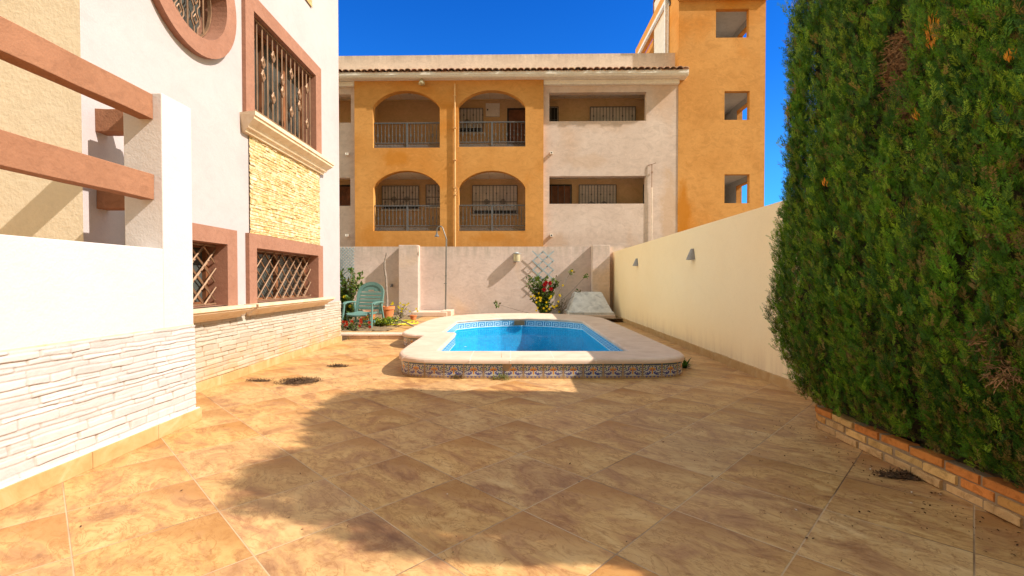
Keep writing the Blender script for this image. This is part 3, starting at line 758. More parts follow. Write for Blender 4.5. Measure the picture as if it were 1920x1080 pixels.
# railings in the arches
for k,(op,yt) in enumerate(((arches[0],231),(arches[1],229),(arches[2],386),(arches[3],385))):
    x0,x1=op['x0']+.01,op['x1']-.01; zb=op['lo'](x0)+.03; zt=fz(760 if k%2==0 else 920,yt,.12); y=.12
    mb=MB(); mb.box(x0,x1,y-.022,y+.022,zt-.02,zt+.02); mb.box(x0,x1,y-.015,y+.015,zb+.16,zb+.19); mb.box(x0,x1,y-.015,y+.015,zb,zb+.03)
    nb=18
    for i in range(nb+1):
        x=x0+(x1-x0)*i/nb
        if i==nb//2: mb.box(x-.035,x+.035,y-.03,y+.03,zb-.03,zt); continue
        mb.box(x-.009,x+.009,y-.009,y+.009,zb+.19,zt-.02)
        if i%3!=1:
            for q in (.35,.5,.65): mb.box(x-.016,x+.016,y-.016,y+.016,zb+(zt-zb)*q-.02,zb+(zt-zb)*q+.02)
        else: mb.box(x-.026,x+.026,y-.012,y+.012,zb+(zt-zb)*.5-.05,zb+(zt-zb)*.5+.05)
    n2=46
    for i in range(n2):
        a=x0+(x1-x0)*i/n2; b=x0+(x1-x0)*(i+1)/n2
        mb.tube([(a,y,zb+.035),((a+b)/2,y,zb+.15),(b,y,zb+.035)],.008,4,False)
    mb.build('railing',M['rail'],apt)
# tower
tR=fx(1433,300,CR); TH=13.6
Tt=lambda x,d,z:(x,CR-.02+d,z)
ops=[rect_op(fx(a,(c+d)/2,CR),fx(b,(c+d)/2,CR),fz((a+b)/2,d,CR),fz((a+b)/2,c,CR)) for a,b,c,d in ((1342,1404,17,71),(1358,1405,171,225),(1358,1405,327,381))]
tl=tL+.001
mb=MB(); wall_open(mb,tl,tR,-.1,TH,ops,Tt,.2)
mb.box(tl-.06,tR+.06,CR-.12,CR-.025,fz(1350,2,CR)+.0,fz(1350,2,CR)+.25)   # ledge at top
# right side wall with openings
Ts=lambda y,d,z:(tR-d,y,z)
sops=[rect_op(CR+.75,CR+1.75,o['lo'](0)+.02,o['hi'](0)-.1) for o in ops]
wall_open(mb,CR-.02,CR+3.4,-.1,TH,sops,Ts,.22)
mb.face([(tl,CR+3.4,-.1),(tR,CR+3.4,-.1),(tR,CR+3.4,TH),(tl,CR+3.4,TH)]); mb.face([(tl,CR-.02,TH),(tR,CR-.02,TH),(tR,CR+3.4,TH),(tl,CR+3.4,TH)])
# left side wall
mb.face([(tl,CR-.02,-.1),(tl,CR+1.22,-.1),(tl,CR+1.22,TH),(tl,CR-.02,TH)])
zb0=12.35
mb.box(tl,tl+.2,CR+1.22,CR+6.6,zb0-.02,13.02)                      # high beam running back over the roof terrace
mb.box(tl+.2,tl+.9,CR+1.3,CR+6.6,zb0-.35,zb0-.05)
mb.build('stair_tower',M['orange'],apt)
mb=MB(); mb.box(tl+.05,tR-.23,CR+.19,CR+3.38,-.1,TH-.1)
# inner faces: hollow lining built as five sheets with the side openings left free
mb=MB(); a0,a1,b0,b1=tl+.04,tR-.225,CR+.185,CR+3.36
mb.face([(a0,b0,0),(a0,b1,0),(a0,b1,TH-.1),(a0,b0,TH-.1)]); mb.face([(a0,b1,0),(a1,b1,0),(a1,b1,TH-.1),(a0,b1,TH-.1)])
wall_open(mb,b0,b1,0,TH-.1,[rect_op(o['x0']-.01,o['x1']+.01,o['lo'](0)-.01,o['hi'](0)+.01) for o in sops],lambda y,d,z:(a1-d,y,z),.001)
for o in ops: mb.box(a0+.01,a1-.01,b0,b1-.01,o['hi'](0)+.12,o['hi'](0)+.3)
for o in ops: mb.box(a0+.01,a1-.01,b0+.9,b1-.01,o['lo'](0)-.35,o['lo'](0)-.2)
mb.build('stairwell_lining',M['towerin'],apt)
mb=MB(); yy=CR+1.3
mb.box(tl-.10,tl-.002,yy,CR+6.6,zb0-.02,zb0+.12); mb.build('gutter',M['upvc'],apt)
mb=MB(); mb.box(tl-.17,tl-.06,CR+1.1,CR+1.22,9.05,zb0+.1); mb.build('downpipe',M['upvc'],apt,bevel=.01)
mb=MB(); mb.box(tl+.6,tl+.8,CR+1.5,CR+6.6,8.7,11.9); mb.box(tl+.3,tl+.6,CR+4.6,CR+5.0,9,10.35); mb.build('roof_terrace_wall',M['fascia'],apt)
mb=MB(); mb.tube([(tl-.10,CR+1.0,13.6),(tl-.10,CR+1.0,12.3),(tl-.02,CR+.95,12.0)],.05,8)
mb.tube([(tl-.03,CR+.35,12.75),(tl-.05,CR+.9,12.2)],.05,8); mb.build('cable_bundle',M['grille'],apt)
# roof parapet
PYd=.55
mb=MB(); xL=fx(380,105,PYd); n=50; rows=[]
zt=fz(960,102,PYd)
for i in range(n+1):
    x=xL+(tl-xL)*i/n; rows.append([(x,PYd,8.9),(x,PYd,zt),(x,PYd+.15,zt),(x,PYd+.15,8.9)])
mb.grid(rows); mb.build('roof_parapet',M['parapet'],apt)
mb=MB(); mb.face([(xL,PYd+.1,9.2),(tl,PYd+.1,9.2),(tl,9,9.2),(xL,9,9.2)]); mb.face([(xL,9,-.1),(tR,9,-.1),(tR,9,9.2),(xL,9,9.2)]); mb.face([(tR,CR+3.4,-.1),(tR,9,-.1),(tR,9,9.2),(tR,CR+3.4,9.2)]); mb.build('flat_roof',M['cream'],apt)
# eave
OV=-.30; eR=fx(1292,135,OV); ez1=fz(960,133,OV); ez0=fz(960,143,OV)
mb=MB()
prof=[(PYd-.01,ez1),(OV,ez1),(OV,ez1-.11),(OV+.025,ez1-.125),(OV+.025,ez1-.16),(OV+.05,ez1-.175),(OV+.07,ez0+.0),(.0,ez0-.0),(CR+.24,ez0)]
rows=[[(x,y,z) for y,z in prof] for x in (xL,eR)]; mb.grid(rows)
mb.face([(eR,y,z) for y,z in prof]); o=mb.build('eave',M['fascia'],apt)
mb=MB(); mb.box(oR,tL+.0,.02,CR+.1,ez0-.17,ez0-.002); mb.build('eave_moulding',M['fascia'],apt,bevel=.02); mb=MB(); mb.box(xL,oL,.02,CR+.1,ez0-.17,ez0-.002); mb.build('eave_moulding',M['fascia'],apt,bevel=.02)
mb=MB(); sp=.2285; n=int((eR-xL)/sp); r=random.Random(9)
for i in range(n):
    x=eR-sp*(i+.5); c=r.uniform(.75,1.2); col=(c,c*r.uniform(.92,1.05),c*r.uniform(.9,1.1)); j=r.uniform(-.025,.025)
    y0=OV-.05+j; y1=PYd; za=ez1+.03; zb=za+.13; R=sp*.53
    rows=[]
    for t,(y,z) in enumerate(((y0,za),(y1,zb))):
        rows.append([(x+R*math.cos(a),y,z+R*.62*math.sin(a)) for a in [PI*k/8 for k in range(9)]])
    mb.grid(rows,col=col)
    rows=[[(x+(R-.018)*math.cos(a),y,z+(R-.018)*.62*math.sin(a)-.004) for a in [PI*k/8 for k in range(9)]] for y,z in ((y0,za),(y1,zb))]
    mb.grid(rows,col=col)
    A=[(x+R*math.cos(a),y0,za+R*.62*math.sin(a)) for a in [PI*k/8 for k in range(9)]]; B=[(x+(R-.018)*math.cos(a),y0,za+(R-.018)*.62*math.sin(a)-.004) for a in [PI*k/8 for k in range(9)]]
    for k in range(8): mb.face([A[k],A[k+1],B[k+1],B[k]],col)
    # channel tile between
    xc=x-sp/2; rows=[[(xc+R*math.cos(a),y+.02,z-.012+R*.5*math.sin(a)) for a in [-PI+PI*k/6 for k in range(7)]] for y,z in ((y0,za+.02),(y1,zb))]
    mb.grid(rows,col=(.8,.75,.7))
M['rooftile']=simple('barrel_tile',(.60,.38,.25),.85,var=.35,scale=3,attr=True)
o=mb.build('roof_tiles',M['rooftile'],apt)
# pipes, spouts, lamps on the facade
xp,_=FP(853,300,-.06); zt=fz(853,158,-.06)
mb=MB(); mb.tube([(xp,-.05,2.3),(xp,-.05,zt),(xp-.0,0.0,zt+.03)],.028,8)
for py in (180,240,300,352,365): 
    z=fz(853,py,-.05); mb.box(xp-.05,xp+.05,-.09,0,z-.012,z+.012)
mb.tube([(xp,-.05,fz(853,365)),(xp+.08,-.05,fz(853,358)),(xp+.05,-.25,fz(853,351))],.012,6)
M['opipe']=simple('orange_pipe',(.66,.40,.17),.6); mb.build('rain_pipe',M['opipe'],apt)
xp,_=FP(1222,380,CR-.05)
mb=MB(); M['cpipe']=simple('cream_pipe',(.70,.58,.47),.6); M['rustp']=simple('rusty_conduit',(.30,.18,.12),.8)
mb.tube([(xp,CR-.05,1.5),(xp,CR-.05,fz(1222,352,CR))],.022,8); mb.build('conduit',M['cpipe'],apt)
zt=fz(1222,309,CR); mb=MB(); mb.tube([(xp,CR-.05,fz(1222,352,CR)),(xp,CR-.05,zt),(xp+.14,CR-.09,zt+.05)],.014,6)
mb.tube([(xp,CR-.05,zt),(xp-.14,CR-.01,zt-.02)],.014,6); mb.box(xp-.025,xp+.025,CR-.08,CR-.02,zt-.32,zt-.26); o=mb.build('conduit',M['rustp'],apt); o['label']='rusty upper end of the wall conduit'
for px,py in ((1034,286),(1034,441),(650,288),(650,441)):
    x,z=FP(px,py,CR-.12); mb=MB(); w_=.05
    mb.box(x-w_,x+w_,CR-.13,CR-.001,z-.05,z-.03); mb.box(x-w_,x-w_+.02,CR-.13,CR-.001,z-.03,z+.04); mb.box(x+w_-.02,x+w_,CR-.13,CR-.001,z-.03,z+.04)
    if px>700: mb.box(x-w_+.02,x+w_-.02,CR-.13,CR-.001,z+.02,z+.04)
    mb.build('drain_spout',M['fascia'],apt)
x,z=FP(791,154,-.12)
mb=MB(); mb.lathe([(.0,.10),(.05,.10),(.06,.05),(.11,-.02),(.12,-.09),(.0,-.11)],(x,-.14,z),16); mb.box(x-.025,x+.025,-.14,0,z+.08,z+.14); mb.build('facade_lamp',M['lampglass'],apt,smooth=True)

def _L(px,py): return FP(px,py,0)
_t=_L(1283,400); _a=_L(745,297); _b=_L(920,446); _c=_L(1262,130); _d=_L(700,440)
add_stains(M['orange'],[(_t[0],_t[1],.30,1.5,.85),(_a[0],_a[1],.55,.38,.6),(_b[0],_b[1],.8,.28,.45),(_d[0],_d[1],.5,.5,.35)],(.50,.18,.012))
_e=_L(1258,395); _f=_L(1100,300); _g=_L(1040,455)
add_stains(M['cream'],[(_e[0],_e[1],.42,1.7,.6),(_f[0],_f[1],.9,.35,.3),(_g[0],_g[1],.5,.5,.4)],(.55,.36,.22))
# ================================================================== POOL
def resample(pts,step):
    out=[]; n=len(pts)
    for i in range(n):
        a,b=Vector(pts[i]),Vector(pts[(i+1)%n]); L=(b-a).length; k=max(1,int(round(L/step)))
        for j in range(k): out.append(tuple(a+(b-a)*j/k))
    return out
def chaikin(pts,it=3):
    for _ in range(it):
        q=[]; n=len(pts)
        for i in range(n):
            a,b=Vector(pts[i]),Vector(pts[(i+1)%n]); q+= [tuple(a*.75+b*.25),tuple(a*.25+b*.75)]
        pts=q
    return pts
def dense(pts):   # remove points closer than 4 mm, cap long spans
    o=[pts[0]]
    for p in pts[1:]:
        if (Vector(p)-Vector(o[-1])).length>.02: o.append(p)
    return resample(o,.09)
def offset(pts,d):   # positive = outward for CCW
    n=len(pts); out=[]
    for i in range(n):
        a,b,c=Vector(pts[i-1]),Vector(pts[i]),Vector(pts[(i+1)%n])
        t=((b-a).normalized()+(c-b).normalized()); t.normalize(); nrm=Vector((t.y,-t.x)); out.append(tuple(b+nrm*d))
    return out
OUT=[(-.95,6.10),(1.75,6.10),(2.25,6.20),(2.45,6.55),(2.46,7.2),(2.52,12.3),(2.46,12.9),(2.2,13.6),(1.6,14.15),(.9,14.5),(.2,14.6),(-.6,14.45),(-1.3,14.05),(-1.85,13.4),(-2.12,12.6),(-2.2,11.6),(-2.22,9.6),(-2.18,9.15),(-1.95,8.85),(-1.69,8.75),(-1.67,8.45),(-1.67,7.1),(-1.62,6.6),(-1.45,6.25)]
INN=[(-1.08,6.78),(1.70,6.78),(1.76,11.75),(1.45,12.15),(.95,12.50),(.35,12.68),(-.3,12.62),(-.9,12.3),(-1.37,11.75),(-1.37,9.22),(-1.09,9.17)]
OUT=dense(chaikin(OUT,3))
# keep inner corners crisp: only a small rounding
def softcorner(pts,r):
    o=[]; n=len(pts)
    for i in range(n):
        a,b,c=Vector(pts[i-1]),Vector(pts[i]),Vector(pts[(i+1)%n])
        p=b+(a-b).normalized()*min(r,(a-b).length*.45); q=b+(c-b).normalized()*min(r,(c-b).length*.45)
        for t in (0,.5,1): o.append(tuple(p*(1-t)**2+b*2*t*(1-t)+q*t*t))
    return o
INN=resample(softcorner(INN,.06),.09)
ZC=.272
pool=empty('swimming_pool',(0,0,0),0,'raised swimming pool with pink stone coping, painted tile riser and blue mosaic basin','swimming pool')
def ring(pts,z): return [(x,y,z) for x,y in pts]
bm=bmesh.new()
def loopverts(pts,z): return [bm.verts.new((x,y,z)) for x,y in pts]
oprof=[(-.05,.200),(0,.202),(.0,.222),(-.006,.245),(-.022,.262),(-.05,ZC)]
iprof=[(.0,ZC),(-.018,.266),(-.03,.250),(-.032,.236),(-.012,.228),(-.012,.20)]
L=[loopverts(offset(OUT,d),z) for d,z in oprof]; K=[loopverts(offset(INN,-d-.03) if False else offset(INN,d+.03),z) for d,z in iprof]
for S in (L,K):
    for a,b in zip(S,S[1:]):
        n=len(a)
        for i in range(n): bm.faces.new((a[i],a[(i+1)%n],b[(i+1)%n],b[i]))
bm.edges.ensure_lookup_table()
eds=[]
for lp in (L[-1],K[0]):
    n=len(lp)
    for i in range(n): eds.append(bm.edges.get((lp[i],lp[(i+1)%n])))
r=bmesh.ops.triangle_fill(bm,use_beauty=True,edges=eds)
bmesh.ops.recalc_face_normals(bm,faces=bm.faces)
me=bpy.data.meshes.new('coping'); bm.to_mesh(me); bm.free(); me.materials.append(M['coping'])
o=bpy.data.objects.new('coping',me); COL.objects.link(o); o.parent=pool
# coping joints, thin grout lines let into the top
M['grout']=simple('joint_grout',(.72,.60,.48),.9)
mb=MB()
def joint(a,b,w=.006,nose=True):
    a,b=Vector(a),Vector(b); d=(b-a).normalized(); s=Vector((d.y,-d.x))*w; z=ZC+.0015
    mb.face([(a.x+s.x,a.y+s.y,z),(a.x-s.x,a.y-s.y,z),(b.x-s.x,b.y-s.y,z),(b.x+s.x,b.y+s.y,z)])
    if nose:
        e=b+d*.052; mb.face([(b.x+s.x,b.y+s.y,z),(b.x-s.x,b.y-s.y,z),(e.x-s.x,e.y-s.y,.24),(e.x+s.x,e.y+s.y,.24)])
        mb.face([(e.x+s.x,e.y+s.y,.24),(e.x-s.x,e.y-s.y,.24),(e.x-s.x,e.y-s.y,.203),(e.x+s.x,e.y+s.y,.203)])
_js=[]
def J(*a):
    global mb
    mb=MB(); joint(*a); mb.build('coping_joint',M['grout'],pool)
for x in (-.55,-.02,.55,1.1): J((x,6.755),(x,6.15))
J((-1.08,6.76),(-1.45,6.34)); J((1.71,6.76),(2.1,6.25))
for y in (7.4,8.2): J((-1.11,y),(-1.62,y))
for y in (9.9,10.8,11.6): J((-1.41,y),(-2.15,y))
for y in (7.6,8.5,9.4,10.3,11.2,12.0): J((1.76,y),(2.43+(y-7)*.011,y))
for a,b in (((-.9,12.36),(-1.5,13.75)),((-.3,12.68),(-.5,14.4)),((.35,12.74),(.5,14.5)),((.95,12.55),(1.3,14.2)),((1.5,12.15),(2.2,13.4))): J(a,b)
# painted riser tiles: every tile is a small painted grid
def lerp(a,b,t): return tuple(a[i]*(1-t)+b[i]*t for i in range(3))
WHT=(.54,.54,.50); BLU=(.045,.075,.30); DBL=(.03,.04,.16); ORG=(.62,.26,.04); GRN=(.16,.26,.12); TAN=(.42,.29,.16)
def motif(u,v):
    """u,v in 0..1, mirrored left-right; painted azulejo"""
    a=abs(u-.5)*2
    if a>.965 or v>.975: return TAN
    if v<.20:
        k=abs((u*5)%1-.5)*2
        return TAN if v<.17-.13*k else (BLU if v<.20-.06*k else WHT)
    if v<.235: return BLU
    if v>.90: return BLU if v<.95 else GRN
    if v>.84: return GRN if (u*9)%1<.5 else WHT
    du,dv=a,v
    if (du/.12)**2+((dv-.66)/.10)**2<1: return ORG if (du/.08)**2+((dv-.67)/.06)**2>.4 else (.75,.45,.10)
    if ((du-.24)/.09)**2+((dv-.60)/.075)**2<1: return ORG
    if (du/.07)**2+((dv-.42)/.14)**2<1: return ORG
    q=((du)/.52)**2+((dv-.50)/.36)**2
    if .92<q<1.20 and dv>.5: return BLU
    s=dv-(.44-.30*du)
    if abs(s)<.055+.03*math.sin(du*5) and du>.12: return BLU
    if abs(dv-(.30+.10*du))<.03 and du>.4: return DBL
    if ((du-.70)/.10)**2+((dv-.66)/.07)**2<1: return GRN
    if abs(math.hypot(du-.83,dv-.60)-.14)<.03: return BLU
    if ((du-.86)/.05)**2+((dv-.75)/.05)**2<1: return ORG
    if math.sin(du*21+dv*9)*math.sin(dv*27-du*6)>.42: return BLU if du<.6 else DBL
    if du>.93: return GRN if (v*12)%1<.5 else BLU
    return WHT
riser=offset(OUT,-.035)
cum=[0]
for i in range(len(riser)):
    a,b=Vector(riser[i]),Vector(riser[(i+1)%len(riser)]); cum.append(cum[-1]+(b-a).length)
def along(s):
    s%=cum[-1]
    import bisect
    i=min(bisect.bisect_right(cum,s)-1,len(riser)-1); t=(s-cum[i])/(cum[i+1]-cum[i]); a,b=Vector(riser[i]),Vector(riser[(i+1)%len(riser)])
    p=a+(b-a)*t; return p
s_front=min(range(len(riser)),key=lambda i:(riser[i][0]+.0)**2+(riser[i][1]-6.1)**2*9); s0=cum[s_front]
TW=.262; NU,NV=30,18
mb=MB(); nt=int(cum[-1]/TW); TW=cum[-1]/nt
rng=random.Random(5); bk=MB()
pts=[along(cum[-1]*i/300) for i in range(300)]
rowsb=[[(p.x,p.y,-.02) for p in pts],[(p.x,p.y,.2) for p in pts]]; bk.grid(rowsb,True); 
bko=bk.build('riser_wall',M['mortar'],pool)
for k in range(nt):
    sa=s0+k*TW+.12; mid=along(sa+TW/2)
    fine = mid.y<9.2
    nu,nv=(NU,NV) if fine else (8,6)
    broken = abs(mid.x-.02)<.14 and mid.y<6.5
    dirt=rng.uniform(0,.25) if mid.x>-.9 else rng.uniform(.25,.5)
    off=.004+rng.uniform(0,.002)
    for i in range(nu):
        for j in range(nv):
            u=(i+.5)/nu; v=(j+.5)/nv
            if broken and u<.34-.25*(1-v) and v>.55: continue
            if broken and u<.05 : continue
            c=motif(u,v)
            dd=dirt*(1.2-v)+(.15 if v<.25 else 0); c=lerp(c,(.30,.18,.09),min(.75,dd))
            if broken and u<.42-.25*(1-v) and v>.5: c=(.5,.28,.16)
            P=[]
            for (ii,jj) in ((i,j),(i+1,j),(i+1,j+1),(i,j+1)):
                e=.0025; ss=sa+e+(TW-2*e)*ii/nu; p=along(ss); q=along(ss+.01); t=(q-p).normalized(); nn=Vector((t.y,-t.x))
                P.append((p.x+nn.x*off,p.y+nn.y*off,.002+.196*jj/nv))
            mb.face(P,c)
mb.build('painted_tiles',M['paint'],pool)
# basin
def basin_loop(): return offset(INN,.02)
BL=basin_loop(); cb=[0]
for i in range(len(BL)):
    a,b=Vector(BL[i]),Vector(BL[(i+1)%len(BL)]); cb.append(cb[-1]+(b-a).length)
ZB=-.62
me=bpy.data.meshes.new('basin'); V=[];Fc=[];UV=[]
n=len(BL)
for i in range(n):
    a,b=BL[i],BL[(i+1)%n]; k=len(V); V+=[(a[0],a[1],ZB),(b[0],b[1],ZB),(b[0],b[1],.045),(a[0],a[1],.045)]; Fc.append((k,k+1,k+2,k+3)); UV+=[(cb[i],ZB),(cb[i+1],ZB),(cb[i+1],.045),(cb[i],.045)]
k=len(V); V+=[(x,y,ZB) for x,y in BL]; Fc.append(tuple(range(k,k+n))); UV+=[(x,y) for x,y in BL]
me.from_pydata(V,[],Fc); uvl=me.uv_layers.new(name='UVMap')
for l,uv in zip(uvl.data,UV): l.uv=uv
me.materials.append(M['mosaic']); o=bpy.data.objects.new('basin',me); COL.objects.link(o); o.parent=pool
# greek key band
def alongb(s):
    import bisect
    s%=cb[-1]; i=min(bisect.bisect_right(cb,s)-1,n-1); t=(s-cb[i])/(cb[i+1]-cb[i]); a,b=Vector(BL[i]),Vector(BL[(i+1)%n]); return a+(b-a)*t
KEY=["########",
     "#......#",
     "#.####.#",
     "#.#..#.#",
     "#.##.#.#",
     "#....#.#",
     "######.#",
     ".......#"]
KEY=["111111110",
     "100000010",
     "101111010",
     "101001010",
     "100001010",
     "111111010",
     "000000010"]
KEY=["1111111",
     "1000001",
     "1011101",
     "1010101",
     "1000101",
     "1111101"]
kw=len(KEY[0])+1; cell=.029
nc=int(cb[-1]/cell); nc-=nc%kw; cell=cb[-1]/nc; ch=.0195
mb=MB(); CW=(.40,.60,.72); CB=(.02,.17,.38)
for i in range(nc):
    for j in range(8):
        if j==0 : c=(.66,.78,.84)
        elif j==7: c=(.30,.52,.66)
        else:
            c= CB if ((i%kw)<len(KEY[0]) and KEY[6-j][i%kw]=='1') else CW
        a,b=alongb(i*cell),alongb((i+1)*cell-1e-6); t=(b-a).normalized(); nn=Vector((-t.y,t.x))*.003
        z=.046+ch*j
        mb.face([(a.x+nn.x,a.y+nn.y,z),(b.x+nn.x,b.y+nn.y,z),(b.x+nn.x,b.y+nn.y,z+ch),(a.x+nn.x,a.y+nn.y,z+ch)],lerp(c,(.3,.5,.6),random.uniform(0,.15)))
mb.build('greek_key_band',M['paint'],pool)
mb=MB(); mb.box(.06,.34,12.60,12.66,.085,.195); mb.box(.03,.37,12.625,12.665,.075,.085);mb.build('skimmer',M['skimmer'],pool)
mb=MB(); bmw=[(x,y,.022) for x,y in offset(BL,.004)]; mb.face(bmw); 
tag(mb.build('pool_water',M['water']),kind='structure')
# small floating leaf
mb=MB(); rng=random.Random(3)
for (x,y) in ((-.92,8.9),(-.45,7.9),(-.3,8.1)):
    leafquad(mb,Vector((x,y,.026)),Vector((1,.4,0)),Vector((0,0,1)),.07 if x<-.8 else .03,.04,(.7,.7,.6) if x<-.8 else (.3,.2,.08))
tag(mb.build('floating_petals',M['leaf']),'few pale petals floating on the pool water','petals',None,'stuff')

# ================================================================== HATCH / pump cover
hx,hz=0,0
X0,Y0=atZ(1066,597,.25); X1,_=atZ(1153,597,.25)
mb=MB(); yb,yf=16.02,14.75; 
def fr(x0,x1,y0,y1,z): return [(x0,y0,z),(x1,y0,z),(x1,y1,z),(x0,y1,z)]
xL,xR=1.83,3.20
rows=[fr(xL-.03,xR+.03,yf-.03,yb,.20),fr(xL-.03,xR+.03,yf-.03,yb,.29),fr(xL+.02,xR-.03,yf+.02,yb,.30),fr(xL+.24,xR-.24,yf+.55,yb-.05,.87),fr(xL+.27,xR-.27,yf+.60,yb-.08,.905)]
mb.grid(rows,True); mb.face(rows[-1])
hb=empty('pump_cover',(0,0,0),0,'weathered grey moulded pump housing cover in the far right corner','pump cover')
mb.build('shell',M['hatch'],hb,bevel=.03,bseg=3)
mb=MB(); A=[(xL+.30,yf+.20,.42),(xR-.30,yf+.20,.42),(xR-.38,yf+.50,.76),(xL+.38,yf+.50,.76)]
mb.face(A)
mb=MB(); mb.box(xL-.06,xR+.06,yf-.06,yb,.02,.199); mb.build('plinth',M['coping'],hb,bevel=.02)

# ================================================================== CHAIR
def chair(loc,rz):
    c=empty('garden_chair',loc,rz,'green slatted plastic garden armchair standing in the planted corner','chair')
    tilt=math.radians(17); w=.315; zs=.335; H=.74
    def TB(x,z,y=0):    # point on the reclined back: z along the back
        return (x, .22+z*math.sin(tilt)+y*math.cos(tilt), zs-.04+z*math.cos(tilt)-y*math.sin(tilt))
    # back frame: outer arch
    mb=MB(); m=26
    def arch(hw,h0,top):
        pts=[(-hw,0),(-hw,h0)]
        for k in range(1,m): a=PI-PI*k/m; pts.append((hw*math.cos(a),h0+(top-h0)*math.sin(a)))
        pts+= [(hw,h0),(hw,0)]; return pts
    o_=arch(w+.02,H-.26,H+.02); i_=arch(w-.05,H-.27,H-.07)
    rows=[[TB(x,z,-.02) for x,z in o_],[TB(x,z,.03) for x,z in o_],[TB(x,z,.03) for x,z in i_],[TB(x,z,-.012) for x,z in i_],[TB(x,z,-.02) for x,z in o_]]
    mb.grid(rows)
    mb.build('back_frame',M['chair'],c,bevel=.006)
    bf=c
    mb=MB()
    for k in range(5):
        z0=.10+k*.085; z1=z0+.066; hw=w-.048
        mb.box(-hw,hw,-.012,.012,z0,z1,T=lambda x,y,z:TB(x,z,y+.006*math.cos(x*6)))
    # headpiece with grip slot
    def hp(z): 
        q=(z-(H-.27))/(.20); return (w-.048)*math.sqrt(max(.0,1-q*q)) if q>0 else w-.048
    zz=[.53,.555,.58]
    sl0,sl1,shw=.535,.56,.07
    n_=10
    for i in range(n_):
        a=.525+(H-.07-.525)*i/n_; b=.525+(H-.07-.525)*(i+1)/n_
        ha,hb_=hp(a)+.004,hp(b)+.004
        if .545<(a+b)/2<.572:
            for s in (-1,1): mb.face([TB(s*shw,a,.0),TB(s*ha,a,.0),TB(s*hb_,b,.0),TB(s*shw,b,.0)])
        else: mb.face([TB(-ha,a,.0),TB(ha,a,.0),TB(hb_,b,.0),TB(-hb_,b,.0)])
    mb.build('backrest',M['chair'],c,bevel=.004)
    # seat
    mb=MB(); rows=[]
    for i in range(15):
        t=i/14; y=-.30+.55*t; r=[]
        for j in range(17):
            x=-1+2*j/16; hw=.26-.03*(abs(t-.5)*2)**4
            z=zs+.012-.05*math.sin(t*PI)*.5-.015*math.cos(x*PI/2)-.05*max(0,(.12-t)/.12)**1.5
            r.append((x*hw,y,z))
        rows.append(r)
    top=len(mb.v); mb.grid(rows); mb.grid([[(x,y,z-.03) for x,y,z in r] for r in rows])
    ed=[rows[0],rows[-1],[r[0] for r in rows],[r[-1] for r in rows]]
    for e in ed: mb.grid([e,[(x,y,z-.03) for x,y,z in e]])
    mb.build('seat',M['chair'],c)
    for s in (-1,1):
        mb=MB(); rows=[]
        for i in range(9):
            t=i/8; y=-.22+.50*t; hw=.04-.012*t+.006*math.sin(t*PI); x=s*(.352+.01*math.sin(t*PI))
            z=.565+.02*math.sin(t*PI*.9)-(.03 if i==0 else 0)
            rows.append([(x-hw,y,z),(x+hw,y,z),(x+hw,y,z-.035),(x-hw,y,z-.035)])
        mb.grid(rows,True); mb.face(rows[0]); mb.face(rows[-1]); mb.build('armrest',M['chair'],c,bevel=.01)
        for (ya,yb,xt) in ((-.22,-.30,.345),(.20,.34,.345)):
            mb=MB(); rows=[]
            for t in (0,.33,.66,1):
                y=ya+(yb-ya)*(1-t); x=s*(xt-.005+.02*(1-t)); z=.54*t; hw=.03-.006*t
                rows.append([(x-.016,y-hw,z),(x+.016,y-hw,z),(x+.016,y+hw,z),(x-.016,y+hw,z)])
            mb.grid(rows,True); mb.face(rows[0]); mb.face(rows[-1]); mb.build('leg',M['chair'],c,bevel=.006)
        mb=MB(); mb.tube([(s*.27,-.24,.32),(s*.275,-.2,.16),(s*.28,-.16,.0)],.022,8); mb.build('leg',M['chair'],c)
    mb=MB(); mb.box(-.29,.29,-.03,.03,.10,.15); mb.build('crossbar',M['chair'],c,bevel=.008)
    return c
ccx,ccy=atZ(682,613,.11)
cc=chair((ccx-.06,ccy+.15,.10),math.radians(-11)); cc.scale=(1.12,1.12,1.12)

# ================================================================== POTS, SAPLING, SHOWER, LAMP, TRELLISES
def pot(x,y,z,r,h,label,soilz=.9,nm='terracotta_pot'):
    p=empty(nm,(x,y,z),0,label,'plant pot'); mb=MB()
    mb.lathe([(0,0),(r*.66,0),(r*.68,.01),(r*.90,h*.80),(r*.86,h*.8),(r*.80,h*.5)],(0,0,0),28); mb.build('body',M['terracotta'],p,smooth=False)
    mb=MB(); mb.lathe([(r*.895,h*.77),(r,h*.79),(r,h*.97),(r*.98,h),(r*.9,h),(r*.88,h*.86)],(0,0,0),28); mb.build('rim',M['terracotta'],p)
    mb=MB(); mb.lathe([(0,h*soilz+.01),(r*.5,h*soilz),(r*.89,h*soilz-.01)],(0,0,0),20); mb.build('pot_soil',M['soil'],p); return p
px,py=atZ(727,601,.11); pot(px,py,.11,.205,.42,'orange terracotta pot holding a bare grey stem, right of the green chair')
sx,sy=px-.05,py
mb=MB(); P=[]; hgt=atY(725,474,py)[1]-.45
pts=[(.02,0),(.03,.25),(-.0,.9),(-.035,1.15),(-.03,1.32),(.005,1.52),(.02,1.60)]; hh=1.60
for x,z in pts: P.append((sx+x*1.1,sy,.45+z/hh*hgt))
P2=[]; 
for i in range(len(P)-1):
    for k in range(4):
        t=k/4; P2.append(tuple(P[i][j]*(1-t)+P[i+1][j]*t+random.uniform(-.004,.004) for j in range(3)))
P2.append(P[-1]); n_=len(P2)
mb.tube(P2,[.040-.022*i/n_+(.012 if i<2 else 0) for i in range(n_)],9)
sap=mb.build('bare_sapling',M['bark'],smooth=True); tag(sap,'bare grey leafless stem rising from the terracotta pot','plant')
